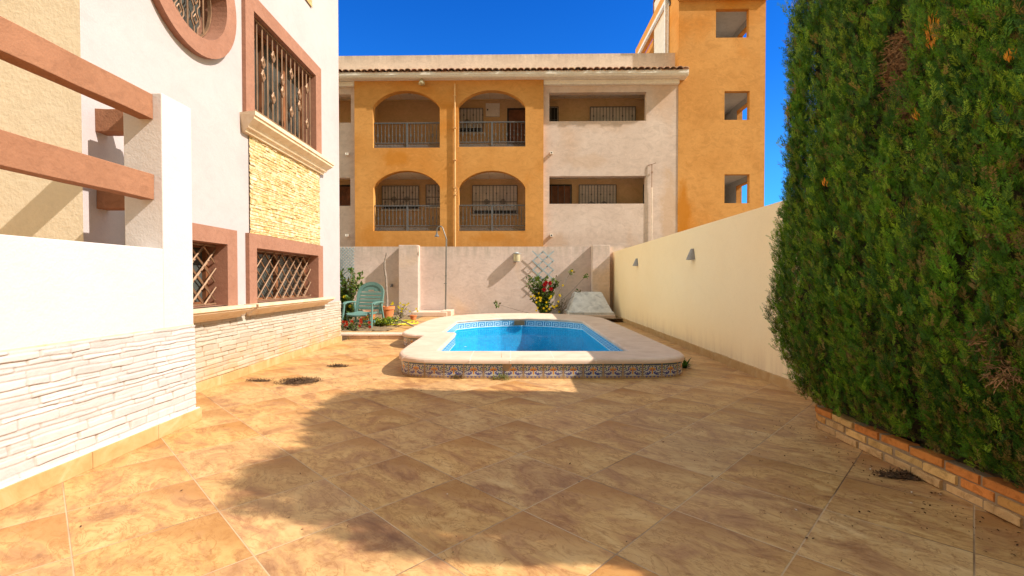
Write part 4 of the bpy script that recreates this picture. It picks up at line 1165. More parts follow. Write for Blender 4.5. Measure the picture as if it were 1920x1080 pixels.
px2,py2=atZ(684,604,.11); pot(px2,py2+.3,.10,.24,.30,'orange terracotta pot half hidden beneath the green chair seat')
px3,py3=atZ(768,603,.10); pot(px3,py3+.5,.10,.11,.15,'small brown planter at the foot of the garden wall pillar')
# shower
bx,by=-2.24,15.75
sh=empty('outdoor_shower',(bx,by,.1),0,'thin grey outdoor shower with bent pole on a stone base by the garden wall','shower')
mb=MB(); zt1=atY(837,448,by)[1]-.1; xa_,za_=atY(826,424,by); xb_,zb_=atY(819,440,by)
xt=atY(837,448,by)[0]-bx; xbse=0
arc=[(0,0,.1),(xt*.5,0,zt1*.5),(xt,0,zt1)]
ax,az=xa_-bx,za_-.1; bx_,bz=xb_-bx,zb_-.1
mb.tube(arc,.028,8); 
c_=[(xt,0,zt1),(ax+.07,0,az-.06),(ax+.02,0,az-.005),(ax-.05,0,az-.01),(bx_+.01,0,az-.08),(bx_,0,bz+.03)]
mb.tube(c_,.020,8); mb.build('pole',M['steel'],sh,smooth=True)
mb=MB(); mb.lathe([(0,.10),(.03,.10),(.035,.05),(.075,0),(.075,-.03),(0,-.03)],(bx_,0,bz-.04),14); mb.build('shower_head',M['grille'],sh,smooth=False)
mb=MB(); 
mb.tube([(xt*.52,0,zt1*.52-.02),(xt*.52,0,zt1*.52+.02)],.038,10); mb.build('pole_collar',M['steel'],sh); mb=MB(); mb.tube([(xt*.42,0,zt1*.42-.02),(xt*.42,0,zt1*.42+.02)],.038,10)
mb.tube([(xt*.42,0,zt1*.42),(xt*.42-.07,-.02,zt1*.42)],.014,6); mb.build('tap',M['steel'],sh)
mb=MB(); mb.box(-1.05,.12,-.55,.30,0,.16); mb.box(-.08,.26,-.50,.30,.0,.20); o=mb.build('base_slab',M['coping'],sh,bevel=.02)
# back wall lamp
lx,lz=atY(969,483,16.1)
lm=empty('wall_lantern',(lx,16.2,lz),0,'small cylindrical lantern with amber glass on the pink garden wall','wall lamp')
mb=MB(); mb.lathe([(0,.15),(.125,.15),(.135,.145),(.135,.12),(0,.12)],(0,-.14,0),20); mb.lathe([(0,-.13),(.13,-.13),(.13,-.145),(0,-.15)],(0,-.14,0),20)
mb.box(-.13,-.10,-.15,-.001,-.15,.15); mb.box(.10,.115,-.15,-.13,-.14,.13); mb.box(-.05,.05,-.04,-.001,-.1,.1); mb.build('housing',M['lampgrey'],lm)
mb=MB(); mb.lathe([(.115,.119),(.118,0),(.115,-.129)],(0,-.14,0),20); mb.build('glass',M['lampglass'],lm,smooth=True)
mb=MB(); mb.lathe([(0,.19),(.05,.18),(.075,.151)],(0,-.14,0),12); mb.build('cap',M['trellis'],lm,smooth=True)
def trellis(x0,x1,z0,z1,y,nx,nz,t,label,col='trellis',skew=0.0):
    """expanding lattice made of two layers of laths"""
    mb=MB(); W=x1-x0; Hh=z1-z0; cx=W/nx; cz=Hh/nz
    for lay,s in ((0,1),(1,-1)):
        yy=y-.012-lay*.012
        for k in range(-nz,nx+nz+1):
            # line through (k*cx, 0) with slope s*cz/cx
            pts=[]
            a=(k*cx,0) ; 
            u0=0;
            # clip
            tt=[]
            for u in (0,W): 
                v=s*(u-a[0])*cz/cx
                if s<0: v=(u-a[0])*-cz/cx
                if -1e-6<=v<=Hh+1e-6: tt.append((u,v))
            for v in (0,Hh):
                u=a[0]+v*cx/cz*s
                if -1e-6<=u<=W+1e-6: tt.append((u,v))
            tt=sorted(set((round(p,4),round(q,4)) for p,q in tt))
            if len(tt)>=2 and (tt[-1][0]-tt[0][0])>cx*.4:
                (ua,va),(ub,vb)=tt[0],tt[-1]; e=.03
                d=Vector((ub-ua,vb-va)).normalized(); nn=Vector((-d.y,d.x))*t
                ua-=d.x*e;va-=d.y*e;ub+=d.x*e;vb+=d.y*e
                P=[(x0+ua-nn.x,z0+va-nn.y),(x0+ub-nn.x,z0+vb-nn.y),(x0+ub+nn.x,z0+vb+nn.y),(x0+ua+nn.x,z0+va+nn.y)]
                q0=[(p+skew*(zz-z0),yy,zz) for p,zz in P]; q1=[(p+skew*(zz-z0),yy-.009,zz) for p,zz in P]
                mb.face(q0); mb.face(q1)
                for i in range(4): mb.face([q0[i],q0[(i+1)%4],q1[(i+1)%4],q1[i]])
    return tag(mb.build('trellis',M[col]),label,'trellis','grey lath trellises on the garden wall')
trellis(.72,1.42,1.0,2.28,16.13,2,4,.022,'open grey diamond trellis above the flowering rose bush')
trellis(-6.25,-5.45,.9,2.40,16.12,7,13,.019,'dense grey diamond trellis behind the chair, cut off by the villa corner')
# small tag on the wall, dark hook
mb=MB(); hx_,hz_=atY(735,535,16.17); mb.box(hx_-.03,hx_+.03,16.12,16.2,hz_-.05,hz_+.05); mb.tube([(hx_,16.15,hz_),(hx_+.02,16.05,hz_+.03),(hx_-.01,16.0,hz_-.06)],.014,6)
tag(mb.build('garden_tap',M['grille']),'small dark tap on the shaded wall left of the pillar','tap')
# yellow hose coil
mb=MB(); cx_,cy_=atZ(742,606,.12); P=[]; rng=random.Random(8)
for k in range(95):
    a=k*.19; r_=.50+.10*math.sin(a*.37)+rng.uniform(-.004,.004); P.append((cx_+r_*.95*math.cos(a)+.06*math.sin(a*.21),cy_+r_*1.15*math.sin(a),.135+.02*(k/150)+.012*math.sin(a*2.7)))
P+= [(P[-1][0]+.1*i,P[-1][1]-.09*i,.13) for i in range(1,7)]
mb.tube(P,.014,6); tag(mb.build('garden_hose',M['hose'],smooth=True),'loose coil of yellow garden hose lying beside the terracotta pot','hose')
mb=MB(); a_=atZ(735,598,.25); b_=atZ(792,618,.14)
mb.tube([(a_[0],a_[1],.3),((a_[0]+b_[0])/2,(a_[1]+b_[1])/2,.22),(b_[0],b_[1],.13)],.018,6); tag(mb.build('dry_branch',M['bark']),'pale dry branch lying across the hose','branch')
# ================================================================== PLANTER + HEDGE
pl=empty('brick_planter',(0,0,0),0,'low planter edge of three brick courses under the clipped conifer','planter')
# path of the outer face: straight along x=2.66, rounded at the far end
def ppath(s):   # s from near (y small) to far; returns point, tangent
    y0=-1.0; Ls=4.02-y0; R=.22
    if s<Ls: return Vector((2.66,y0+s)),Vector((0,1))
    a=(s-Ls)/R
    if a<PI/2: return Vector((2.66+R-R*math.cos(a),4.02+R*math.sin(a))),Vector((math.sin(a),math.cos(a)))
    return Vector((2.66+R+(s-Ls-R*PI/2),4.02+R)),Vector((1,0))
tot=5.02+.22*PI/2+.4
mb=MB(); rng=random.Random(17)
bcol=[(.66,.33,.11),(.74,.42,.14),(.70,.25,.06),(.72,.45,.17),(.64,.40,.18),(.78,.48,.19),(.68,.34,.10)]
for row in range(3):
    s=-rng.uniform(0,.2); z0=.004+row*.066
    while s<tot:
        l=rng.uniform(.20,.245); c=bcol[rng.randrange(7)]; k=rng.uniform(.8,1.08); c=tuple(q*k for q in c)
        if row==2 and rng.random()<.3: c=(.70*k,.26*k,.06*k)
        if row==0: c=(.64*k,.40*k,.19*k)
        o_=rng.uniform(-.012,.010); tz=rng.uniform(-.004,.004); tz2=rng.uniform(-.004,.004)
        n_=4; R0=[];
        for i in range(n_+1):
            ss=max(0,s+.006)+(l-.014)*i/n_
            if ss>tot: ss=tot
            p,t=ppath(ss); nn=Vector((-t.y,t.x)) # outward (toward -x)
            nn=Vector((-t.y,t.x)); w_=.085
            z=z0+tz+(tz2-tz)*i/n_; h=.052+rng.uniform(-.002,.002)
            a=p+nn*o_; b=p-nn*w_; q=.006
            R0.append([(a.x-nn.x*q,a.y-nn.y*q,z),(a.x,a.y,z+q),(a.x,a.y,z+h-q),(a.x-nn.x*q,a.y-nn.y*q,z+h),(b.x,b.y,z+h),(b.x,b.y,z)])
        mb.grid(R0,True,c); mb.face(R0[0],c); mb.face(R0[-1],c)
        s+=l+.012
M['brick']=mat_stone('brick',(.50,.44,.38),(.88,.85,.80),(1,1,1),14,.85,.7,True)
mb.build('bricks',M['brick'],pl)
mb=MB(); R0=[]
for i in range(80):
    p,t=ppath(tot*i/79); nn=Vector((-t.y,t.x)); a=p-nn*.013; b=p-nn*.075
    R0.append([(a.x,a.y,-.01),(a.x,a.y,.186),(b.x,b.y,.186),(b.x,b.y,-.01)])
mb.grid(R0); mb.build('mortar',M['pmortar'],pl)
mb=soil_sheet('s',2.72,3.3,-1.0,4.2,.14,.035,30,seed=4); mb.build('planter_soil',M['soil'],pl,smooth=True)

hd=empty('conifer',(3.05,3.1,0),0,'huge clipped green conifer filling the right side, with dead brown patches','conifer')
rs=np.random.RandomState(12)
# ---- crown surface:  theta round, z up
HY=1.64; CYY=3.04; HA=.69; CXX=3.10; ZT_=4.34
def rad(z):
    t=np.clip((z-.18)/1.0,0,1); low=.72+.27*np.sin(t*PI/2)
    u=np.clip((z-2.5)/(ZT_-2.5),0,1); hi=np.power(np.clip(1-u**4.5,0,1),.55)
    return low*hi
def surf(th,z,lift=0.0):
    e=.5
    c,s=np.cos(th),np.sin(th)
    r=rad(z)
    lump=1+.045*np.sin(3.1*th+1.7*z)+.03*np.sin(7*th-2.3*z+1)+.02*np.sin(13*th+5*z)
    rx_=(HA+lift)*lump*r*np.sign(c)*np.abs(c)**e; ry=(HY+lift)*(.35+.65*r)*lump*np.sign(s)*np.abs(s)**e
    top=np.clip((z-3.3)/1.3,0,1)
    yy=CYY-.13*np.clip((z-1.8)/2.4,0,1)+ry*(1-.075*np.clip((z-1.8)/2.4,0,1))
    return np.stack([CXX+rx_,yy,(z+0*th)*(1-.075*np.exp(-((yy-2.5)/.55)**2)*np.clip((z-1.5)/2.5,0,1))*(1-.04*np.clip((2.0-yy)/.5,0,1)*np.clip((z-1.5)/2.5,0,1))],-1)
def build_crown(NS,depth0,depth1,seed,zlo=.23,zhi=ZT_-.02,size=1.0,dark=1.0):
    rs=np.random.RandomState(seed)
    th=rs.uniform(0,2*PI,NS*3)
    # favour the side that faces the patio: keep everything there, thin out the side hidden by the wall
    g_=np.linspace(0,2*PI,4001); q_=surf(g_,np.full(4001,2.0)); cu=np.concatenate([[0],np.cumsum(np.linalg.norm(np.diff(q_,axis=0),axis=1))]); th=np.interp(rs.uniform(0,cu[-1],NS*3),cu,g_)
    keep=(np.cos(th)<.12)|(rs.rand(NS*3)<.25); th=th[keep][:NS]
    # distribute evenly over perimeter of the superellipse
    n=len(th); z=zlo+(zhi-zlo)*rs.rand(n)**1.0
    P=surf(th,z,-rs.uniform(depth0,depth1,n)); E=1e-3
    dt=surf(th+E,z)-surf(th,z); dz=surf(th,z+E)-surf(th,z)
    nr=np.cross(dt,dz); nr/=np.linalg.norm(nr,axis=1,keepdims=True)+1e-9
    # patchiness: hollows
    hol=.8*np.sin(P[:,1]*13+np.sin(P[:,2]*2.3)*1.5)*np.sin(P[:,2]*2.7+P[:,1]*4.3)+.5*np.sin(P[:,1]*23+P[:,2]*5.3)
    inward=np.clip(hol-.15,0,1)*.15
    P=P-nr*inward[:,None]
    P+=rs.normal(0,.015,P.shape)
    # dead hollow
    _p=atX(1690,118,2.47); dc=np.array([2.47,_p[0],_p[1]]); dd=(P-dc)/np.array([.4,.11,.20]); ddl=np.sqrt((dd**2).sum(1))
    _p=atX(1706,212,2.47); dc2=np.array([2.47,_p[0],_p[1]]); d2=(P-dc2)/np.array([.4,.035,.10]); d2l=np.sqrt((d2**2).sum(1))
    ok=(ddl>1+.3*rs.rand(n))&(d2l>1)
    ok&=~((P[:,0]>3.22)&(P[:,2]<2.3))
    P,nr,th,z=P[ok],nr[ok],th[ok],z[ok]; n=len(P)
    up=np.array([0,0,1.0])
    side=rs.normal(0,.30,(n,3))
    D=up*1.0+nr*rs.uniform(.05,.6,(n,1))+side; D/=np.linalg.norm(D,axis=1,keepdims=True)
    Fn=nr+rs.normal(0,.55,(n,3)); S=np.cross(D,Fn); S/=np.linalg.norm(S,axis=1,keepdims=True)+1e-9
    Nn=np.cross(S,D)
    L=rs.uniform(.04,.10,n)*size
    K=8; quads=[]; 
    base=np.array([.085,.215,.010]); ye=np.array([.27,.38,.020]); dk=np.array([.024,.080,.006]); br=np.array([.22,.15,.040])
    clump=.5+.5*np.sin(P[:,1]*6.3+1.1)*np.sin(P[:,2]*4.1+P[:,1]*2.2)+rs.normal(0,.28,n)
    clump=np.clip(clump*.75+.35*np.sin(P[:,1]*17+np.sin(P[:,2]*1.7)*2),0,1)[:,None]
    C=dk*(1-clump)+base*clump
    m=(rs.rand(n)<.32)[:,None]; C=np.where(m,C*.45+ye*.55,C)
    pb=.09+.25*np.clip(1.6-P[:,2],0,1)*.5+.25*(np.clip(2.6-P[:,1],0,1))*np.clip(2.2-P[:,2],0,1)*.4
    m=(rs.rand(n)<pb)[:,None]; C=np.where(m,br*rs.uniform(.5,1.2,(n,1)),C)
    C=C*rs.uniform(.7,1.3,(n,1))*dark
    V=[];CC=[]
    for k in range(K*2+1):
        if k==K*2: a=np.full(n,.80); ang=0; sg=0
        else:
            a=np.full(n,.06+.86*(k//2)/K); sg=1 if k%2 else -1; ang=.75
        a=a+rs.uniform(-.03,.03,n)
        b0=P+D*(L*a)[:,None]+Nn*(L*.10*a*a)[:,None]
        ll=(L*(.34-.18*a) if sg else L*.22)*rs.uniform(.7,1.25,n)
        dirv=D*math.cos(ang)+S*(sg*math.sin(ang))+Nn*rs.normal(0,.25,(n,1)); 
        wv=np.cross(dirv,Nn); wv/=np.linalg.norm(wv,axis=1,keepdims=True)+1e-9
        w=ll*.125
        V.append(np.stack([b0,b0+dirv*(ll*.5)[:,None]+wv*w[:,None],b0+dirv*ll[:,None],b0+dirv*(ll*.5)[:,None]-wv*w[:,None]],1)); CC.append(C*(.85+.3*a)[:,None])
    V=np.concatenate(V).reshape(-1,3); CC=np.repeat(np.concatenate(CC),4,axis=0)
    return V,CC
def mesh_np(name,V,CC,mat,parent,loc=(0,0,0)):
    me=bpy.data.meshes.new(name); nv=len(V); nf=nv//4
    me.vertices.add(nv); me.vertices.foreach_set('co',V.astype(np.float32).ravel())
    me.loops.add(nv); me.loops.foreach_set('vertex_index',np.arange(nv,dtype=np.int32))
    me.polygons.add(nf); me.polygons.foreach_set('loop_start',np.arange(0,nv,4,dtype=np.int32)); 
    me.update(calc_edges=True)
    at=me.color_attributes.new('Col','FLOAT_COLOR','CORNER'); a=np.ones((nv,4),np.float32); a[:,:3]=np.clip(CC,0,1); at.data.foreach_set('color',a.ravel())
    me.materials.append(mat); o=bpy.data.objects.new(name,me); COL.objects.link(o); o.parent=parent
    off=Vector((-3.05,-3.1,0)); o.location=off; return o
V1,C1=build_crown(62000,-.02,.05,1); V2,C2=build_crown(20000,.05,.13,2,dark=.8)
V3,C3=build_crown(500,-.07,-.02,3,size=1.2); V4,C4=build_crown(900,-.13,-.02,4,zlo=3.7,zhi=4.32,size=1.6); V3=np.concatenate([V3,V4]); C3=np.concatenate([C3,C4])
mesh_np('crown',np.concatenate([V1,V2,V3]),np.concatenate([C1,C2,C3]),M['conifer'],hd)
# dark woody core inside the foliage
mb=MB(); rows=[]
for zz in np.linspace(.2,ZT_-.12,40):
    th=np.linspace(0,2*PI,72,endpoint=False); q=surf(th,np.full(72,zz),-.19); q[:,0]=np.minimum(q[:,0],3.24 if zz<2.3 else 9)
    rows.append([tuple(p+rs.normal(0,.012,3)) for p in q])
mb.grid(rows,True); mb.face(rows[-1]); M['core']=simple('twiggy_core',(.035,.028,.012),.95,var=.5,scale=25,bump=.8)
o=mb.build('twig_core',M['core'],hd); o.location=(-3.05,-3.1,0)
mb=MB(); mb.tube([(3.0,3.2,.0),(3.0,3.15,.6),(3.02,3.2,1.8),(3.0,3.1,3.4)],[.10,.08,.06,.03],10); o=mb.build('trunk',M['bark'],hd); o.location=(-3.05,-3.1,0)
# dead patches: matted brown twigs
def dead(c,ex,n,seed,L=(.03,.085),col=(.25,.13,.06),w=.0025):
    rng=random.Random(seed); mb=MB()
    for _ in range(n):
        q=rv(rng); p=Vector((c[0]+ex[0]*q.x,c[1]+ex[1]*q.y,c[2]+ex[2]*q.z)); d=(rv(rng)+Vector((-.3,0,-.15))).normalized(); l=rng.uniform(*L)
        k=rng.uniform(.4,1.4); cc=tuple(x*k for x in col)
        mid=p+d*l*.5+rv(rng)*l*.12; e=p+d*l
        s=d.cross(Vector((-1,0,0))); s=s.normalized()*w if s.length>.01 else Vector((0,0,w))
        mb.face([p-s,p+s,mid+s*.8,mid-s*.8],cc); mb.face([mid-s*.8,mid+s*.8,e+s*.3,e-s*.3],cc)
        for _k in range(3):
            b=p+(e-p)*rng.random(); dd=(d+rv(rng)*.9).normalized(); leafquad(mb,b,dd,Vector((-1,0,0)),l*.35,.006,cc)
    o=mb.build('dead_twigs',M['paint_matt'],hd); o.location=(-3.05,-3.1,0); o['label']='matted brown dead twigs in a bare hollow of the conifer'; return o
def HP(px,py,X=2.47): q=atX(px,py,X); return (X,q[0],q[1])
_c=HP(1690,118,2.52); dead(_c,(.07,.13,.22),900,1); _c=HP(1706,212,2.50); dead(_c,(.05,.04,.10),160,2)
for k,(a_,b_,n_) in enumerate(((1775,272,70),(1845,292,80),(1912,308,90),(1900,435,90),(1660,320,50),(1850,640,60),(1885,700,70))): dead(HP(a_,b_,2.47),(.04,.07,.07),n_,20+k)
rng=random.Random(6)
for (a_,b_,s,cx) in ((1748,62,.11,2.44),(1722,220,.04,2.44),(1480,212,.06,2.47),(1548,345,.03,2.42),(1895,110,.03,2.42)):
    _,cy,cz=HP(a_,b_,cx); mb=MB()
    for _ in range(90 if s>.05 else 18):
        q=rv(rng); p=Vector((cx+.02*q.x,cy+s*.4*q.y,cz+s*q.z)); leafquad(mb,p,Vector((-.2,q.y*.8,1)),Vector((-1,0,0)),.035,.008,(rng.uniform(.6,.8),rng.uniform(.22,.34),.02))
    o=mb.build('orange_sprig',M['leaf'],hd); o.location=(-3.05,-3.1,0); o['label']='orange dying sprigs among the green foliage'

# ================================================================== BUSHES & WEEDS
def bush(name,x,y,z0,rx_,ry_,h,nst,nleaf,lsize,cols,label,flowers=(),seed=1,cat='plant',shoots=()):
    rng=random.Random(seed); b=empty(name,(x,y,z0),0,label,cat); st=MB(); lf=MB(); tips=[]
    for k in range(nst):
        a=rng.uniform(0,2*PI); r0=rng.uniform(0,.12); q=rv(rng); tx=rx_*q.x; ty=ry_*q.y; tz=h*rng.uniform(.22,1)
        p0=Vector((r0*math.cos(a),r0*math.sin(a)*.5,0)); p2=Vector((tx,ty,tz)); p1=Vector((tx*.25,ty*.25,tz*.55))
        pts=[p0*(1-t)**2+p1*2*t*(1-t)+p2*t*t for t in (0,.2,.4,.6,.8,1)]; st.tube(pts,[.009,.008,.007,.006,.005,.003],5,False); tips.append(pts)
    for sx_,sy_,sz_ in shoots:
        p2=Vector((sx_,sy_,sz_)); p1=Vector((sx_*.45,sy_,sz_*.35)); pts=[p1*2*t*(1-t)+p2*t*t for t in (0,.2,.4,.6,.8,1)]; st.tube(pts,.008,5,False)
        for _ in range(16): leafquad(lf,p2+rv(rng)*.07,rv(rng),rv(rng),lsize*1.1,lsize*.6,cols[rng.randrange(len(cols))])
    for _ in range(nleaf):
        pts=tips[rng.randrange(nst)]; t=rng.uniform(.25,1)*5; i=min(4,int(t)); p=pts[i].lerp(pts[i+1],t-i)+rv(rng)*rng.uniform(.01,.07)
        c=cols[rng.randrange(len(cols))]; k=rng.uniform(.6,1.3); leafquad(lf,p,(rv(rng)+Vector((0,-.2,.3))),rv(rng),lsize*rng.uniform(.6,1.3),lsize*.55,tuple(q*k for q in c))
    st.build('stems',M['bark'],b); lf.build('foliage',M['leaf'],b)
    for fc,fpos,fr_ in flowers:
        for (fx_,fy_,fz_) in fpos:
            fm=MB()
            for ring_ in range(3):
                for k in range(6):
                    a=k*PI/3+ring_*.5; d=Vector((math.cos(a)*(1-.25*ring_),-.5-.3*ring_,math.sin(a)*(1-.25*ring_)))
                    kk=rng.uniform(.7,1.15); leafquad(fm,Vector((fx_,fy_,fz_)),d,Vector((0,-1,0)),fr_*(1-.2*ring_),fr_*.9,tuple(q*kk for q in fc))
            fm.build('flower',M['leaf'],b)
    return b
rng=random.Random(31)
GR=[(.07,.13,.02),(.10,.17,.03),(.05,.09,.02),(.16,.20,.04),(.12,.10,.03)]
YE=[(.22,.26,.04),(.12,.17,.03),(.07,.11,.02)]
bxx,byy=1.02,15.55
def S(px,py,y): X,Z=atY(px,py,y); return (X,Z)
reds=[]
for px_,py_ in ((1021,534),(1031,531),(1033,542),(1020,543),(1024,530)):
    X,Z=S(px_,py_,15.3); reds.append((X-bxx,-.25,Z-.1))
yels=[]
for _ in range(26):
    X,Z=S(rng.uniform(995,1050),rng.uniform(552,585),15.2); yels.append((X-bxx,-.35+rng.uniform(-.05,.1),Z-.1))
for px_,py_ in ((1072,508),(1055,535),(1010,550)): 
    X,Z=S(px_,py_,15.4); yels.append((X-bxx,-.2,Z-.1))
shoots=[]
for px_,py_ in ((1099,517),(932,570),(1070,510),(1085,548)):
    X,Z=S(px_,py_,15.4); shoots.append((X-bxx,-.15,Z-.1))
bush('rose_bush',bxx,byy,.1,.60,.3,1.45,44,2600,.10,GR,'leafy rose bush with dark red blooms against the back wall',[((.45,.01,.02),reds,.085),((.85,.62,.02),yels,.045)],3,'rose bush',shoots)
bush('dry_shrub',1.62,15.5,.1,.35,.2,.75,16,160,.05,[(.16,.13,.05),(.10,.12,.03)],'thin brown twiggy shrub between the rose bush and the pump cover',seed=5,cat='shrub')
lx_,_=atY(652,560,12.6)
bush('climbing_rose',lx_-.15,12.9,.1,.55,.4,1.5,34,1500,.12,GR,'green climbing rose with yellow buds beside the villa corner',[((.80,.6,.03),[(.1,-.4,.75),(-.2,-.3,.9),(.25,-.4,.5),(.3,-.3,.62)],.05)],seed=7,cat='rose bush',shoots=((.42,-.1,1.05),(.2,-.1,1.5)))
fx_,fy_=atZ(655,618,.12)
redf=[(rng.uniform(-.45,.5),rng.uniform(-.15,.1),rng.uniform(.08,.25)) for _ in range(22)]
bush('red_flowers',fx_+.0,fy_+.1,.1,.6,.2,.22,30,260,.06,GR,'low bed plant with red flowers in front of the green chair',[((.62,.08,.05),redf,.05)],seed=9,cat='flowers')
yf=[(rng.uniform(-.5,.5),rng.uniform(-.3,.3),rng.uniform(.1,.3)) for _ in range(26)]
gx_,gy_=atZ(752,596,.12)
bush('yellow_flowers',gx_,gy_,.1,.55,.35,.5,26,160,.05,[(.30,.24,.08),(.22,.20,.05),(.35,.26,.12)],'straggly plant with small yellow flowers at the foot of the pillar',[((.85,.7,.03),[(a,b,c*1.5+.05) for a,b,c in yf],.04)],seed=10,cat='flowers')
hx_,hy_=atZ(700,612,.12)
bush('low_green_plant',hx_+.1,hy_+.3,.1,.75,.35,.25,34,900,.07,[(.16,.24,.03),(.42,.42,.03),(.12,.17,.03)],'low yellow green plant growing behind the chair legs',seed=13)
def weed(px,py,z,r,h,n,cols,label,seed,wide=.02,name='weed',cat='weed'):
    rng=random.Random(seed); X,Y=atZ(px,py,z); mb=MB()
    for _ in range(n):
        a=rng.uniform(0,2*PI); el=rng.uniform(.2,1.4); L=rng.uniform(.5,1)*h; c=cols[rng.randrange(len(cols))]
        p=Vector((rng.uniform(-r,r)*.5,rng.uniform(-r,r)*.25,0)); d=Vector((math.cos(a)*math.cos(el),math.sin(a)*math.cos(el)*.6,math.sin(el)))
        m_=p+d*L*.6; e=p+d*L+Vector((0,0,-L*.15)); s=d.cross(Vector((0,0,1))).normalized()*wide*.5
        mb.face([p-s*.5,p+s*.5,m_+s,m_-s],c); mb.face([m_-s,m_+s,e,e-s*.1],c)
    return tag(mb.build(name,M['leaf'],None,loc=(X,Y,z+.002)),label,cat)
weed(1283,690,0,.05,.22,34,[(.08,.16,.03),(.05,.10,.02)],'dark green spiky weed at the right corner of the pool',1,.035)
weed(1262,698,0,.14,.16,40,[(.07,.12,.03),(.10,.12,.04)],'leafy green weed spreading along the right end of the pool tiles',12,.02)
weed(862,710,0,.16,.13,50,[(.22,.12,.06),(.12,.10,.04),(.30,.16,.09)],'reddish brown dry weed at the left of the pool tiles',2,.010)
weed(812,708,0,.10,.10,36,[(.22,.12,.06),(.14,.09,.04)],'smallest dry brown weed under the left curve of the pool',14,.010)
weed(940,712,0,.20,.15,60,[(.20,.20,.06),(.10,.13,.03),(.30,.22,.10)],'green and brown weed growing in front of the pool tiles',3,.010)
weed(938,700,.05,.08,.42,12,[(.35,.24,.11),(.30,.22,.10)],'tall thin dry grass rising over the pool coping',4,.006,'dry_grass','grass tuft')
weed(1292,645,0,.06,.20,18,[(.30,.22,.10),(.10,.12,.04)],'small dry weed against the right wall skirting, nearer one',5,.012)
weed(1318,664,0,.05,.13,14,[(.12,.12,.04),(.06,.09,.02)],'tiny dark weed against the right wall skirting, second one',6,.012)
weed(762,636,0,.10,.24,24,[(.18,.20,.05),(.30,.24,.10)],'thin green weed in the notch at the left of the pool',7,.008)
weed(692,634,.02,.05,.16,16,[(.18,.10,.05),(.25,.15,.08)],'brown dry weed on the edge of the raised path',8,.010)
weed(655,637,.0,.04,.10,12,[(.12,.12,.04),(.25,.15,.08)],'tiny weed on the path edge close to the villa corner',9,.010)
def debris(px,py,rx_,ry_,n,h,label,seed):
    rng=random.Random(seed); X,Y=atZ(px,py,0); mb=MB(); rows=[]; m=22
    rows.append([(0,0,h)]*m)
    for q in (.3,.55,.8,1.0):
        rows.append([(rx_*q*(1+.22*math.sin(3*a+seed)+.1*rng.uniform(-1,1))*math.cos(a),ry_*q*(1+.2*math.sin(2*a+seed))*math.sin(a),max(.002,h*(1-q**1.5)+rng.uniform(-.006,.006))) for a in [2*PI*k/m for k in range(m)]])
    mb.grid(rows,True,(.08,.045,.025))
    for _ in range(n):
        a=rng.uniform(0,2*PI); q=rng.random()**.6*1.35; p=Vector((rx_*q*math.cos(a),ry_*q*math.sin(a),max(.003,h*(1-q**1.5))+.003))
        d=Vector((rng.uniform(-1,1),rng.uniform(-1,1),rng.uniform(-.1,.5))); k=rng.uniform(.3,1.6)
        leafquad(mb,p,d,Vector((0,0,1)),rng.uniform(.012,.045),rng.uniform(.004,.014),(.13*k,.07*k,.035*k))
    return tag(mb.build('debris_pile',M['paint_matt'],None,loc=(X,Y,.001)),label,'debris pile','piles of dry leaf debris on the tiles')
debris(560,716,.22,.17,900,.035,'largest dark pile of leaf debris on the sunlit tiles',1)
debris(634,687,.12,.07,320,.02,'small dark pile of debris between the big pile and the pool',2)
debris(487,714,.13,.06,160,.008,'thin scatter of dark debris nearest the villa skirting',3)
debris(1700,893,.16,.06,420,.012,'dark debris swept against the brick planter edge',4)
mb=MB(); rng=random.Random(77)
for _ in range(700):
    t=rng.random()
    if t<.45: X=rng.uniform(1.2,2.6); Y=rng.uniform(2.2,5.6)
    elif t<.7: X=rng.uniform(2.3,2.64); Y=rng.uniform(1.8,4.2)
    elif t<.8: X,Y=rng.uniform(-2.9,-1.6),rng.uniform(5.2,6.5)
    else: X=rng.uniform(-2.9,2.6); Y=rng.uniform(2,5.9)
    k=rng.uniform(.4,1.5); L=rng.uniform(.006,.022)
    leafquad(mb,Vector((X,Y,.004)),Vector((rng.uniform(-1,1),rng.uniform(-1,1),.15)),Vector((0,0,1)),L,L*rng.uniform(.3,.7),(.10*k,.055*k,.03*k) if rng.random()<.95 else (.7,.65,.55))
tag(mb.build('fallen_leaf_bits',M['paint_matt']),'scattered tiny dry leaf bits over the patio tiles','leaf litter',None,'stuff')

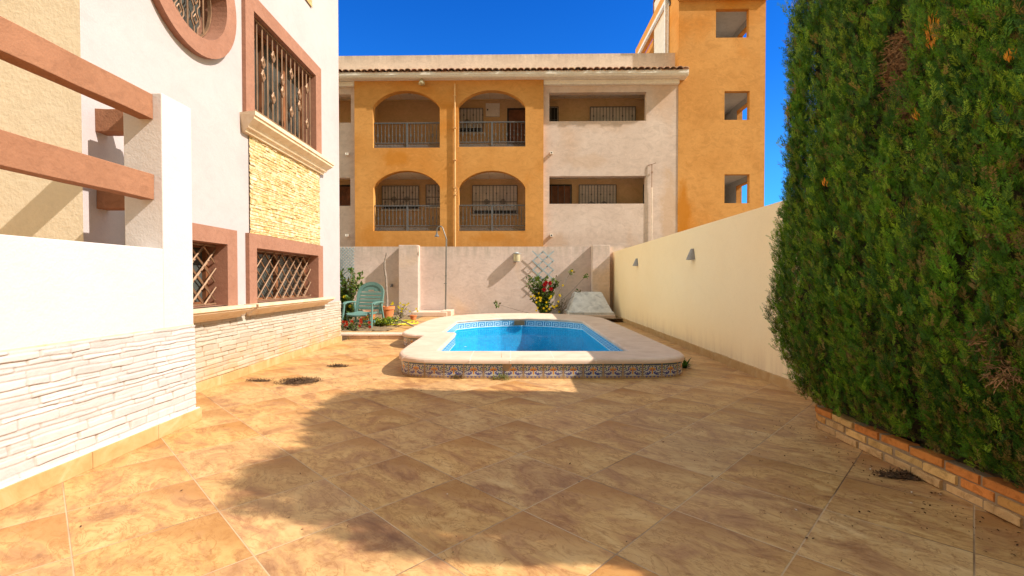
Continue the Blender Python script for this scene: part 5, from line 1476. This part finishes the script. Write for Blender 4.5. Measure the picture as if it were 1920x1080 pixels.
# ================================================================== LIGHT, SKY, CAMERA
SUN=Vector((1.11,-.30,1.0)).normalized()
sd=bpy.data.lights.new('sun','SUN'); sd.energy=SUN_E; sd.angle=math.radians(.5); sd.color=(1,.93,.82)
so=bpy.data.objects.new('sun',sd); COL.objects.link(so); so.rotation_euler=(-SUN).to_track_quat('-Z','Y').to_euler()
w=bpy.data.worlds.new('World'); scene.world=w; w.use_nodes=True; nt=w.node_tree; nt.nodes.clear(); n=N(nt)
sky=n.n('ShaderNodeTexSky',sky_type='NISHITA'); sky.sun_disc=False; sky.sun_elevation=math.asin(SUN.z); sky.sun_rotation=math.atan2(SUN.x,SUN.y)
sky.altitude=0; sky.air_density=1.0; sky.dust_density=0; sky.ozone_density=6.0
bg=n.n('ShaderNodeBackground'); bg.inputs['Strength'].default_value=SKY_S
wo=n.n('ShaderNodeOutputWorld'); 
# the clear northern sky (ahead) is deep blue, the rest gets a warm tint added as fill light, strongest west and overhead
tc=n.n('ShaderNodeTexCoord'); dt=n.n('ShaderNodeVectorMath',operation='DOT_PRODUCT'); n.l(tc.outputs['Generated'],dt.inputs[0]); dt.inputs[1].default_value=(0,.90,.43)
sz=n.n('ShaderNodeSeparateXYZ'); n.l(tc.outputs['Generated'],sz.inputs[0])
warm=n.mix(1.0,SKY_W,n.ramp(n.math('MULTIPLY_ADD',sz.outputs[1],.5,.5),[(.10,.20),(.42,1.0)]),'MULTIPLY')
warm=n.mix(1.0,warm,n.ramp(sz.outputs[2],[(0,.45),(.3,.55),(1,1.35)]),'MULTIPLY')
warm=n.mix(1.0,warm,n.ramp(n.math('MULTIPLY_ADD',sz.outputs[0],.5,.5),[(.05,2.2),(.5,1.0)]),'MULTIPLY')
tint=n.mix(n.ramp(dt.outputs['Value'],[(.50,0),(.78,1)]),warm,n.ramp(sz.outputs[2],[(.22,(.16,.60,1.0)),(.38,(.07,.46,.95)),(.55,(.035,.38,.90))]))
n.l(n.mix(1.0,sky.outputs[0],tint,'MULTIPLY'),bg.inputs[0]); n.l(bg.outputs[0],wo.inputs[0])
cd=bpy.data.cameras.new('camera'); cam=bpy.data.objects.new('camera',cd); COL.objects.link(cam); scene.camera=cam
cd.sensor_width=36; cd.lens=36*FPX/1920; cd.clip_end=500; cd.clip_start=.05
cam.location=(0,0,CH); cam.rotation_euler=(PI/2-PITCH,0,0)
scene.view_settings.view_transform='Standard'; scene.view_settings.look='None'; scene.view_settings.gamma=1; scene.view_settings.exposure=EXPO
scene.cycles.max_bounces=8; scene.cycles.diffuse_bounces=5; scene.cycles.transparent_max_bounces=16; scene.cycles.use_denoising=True
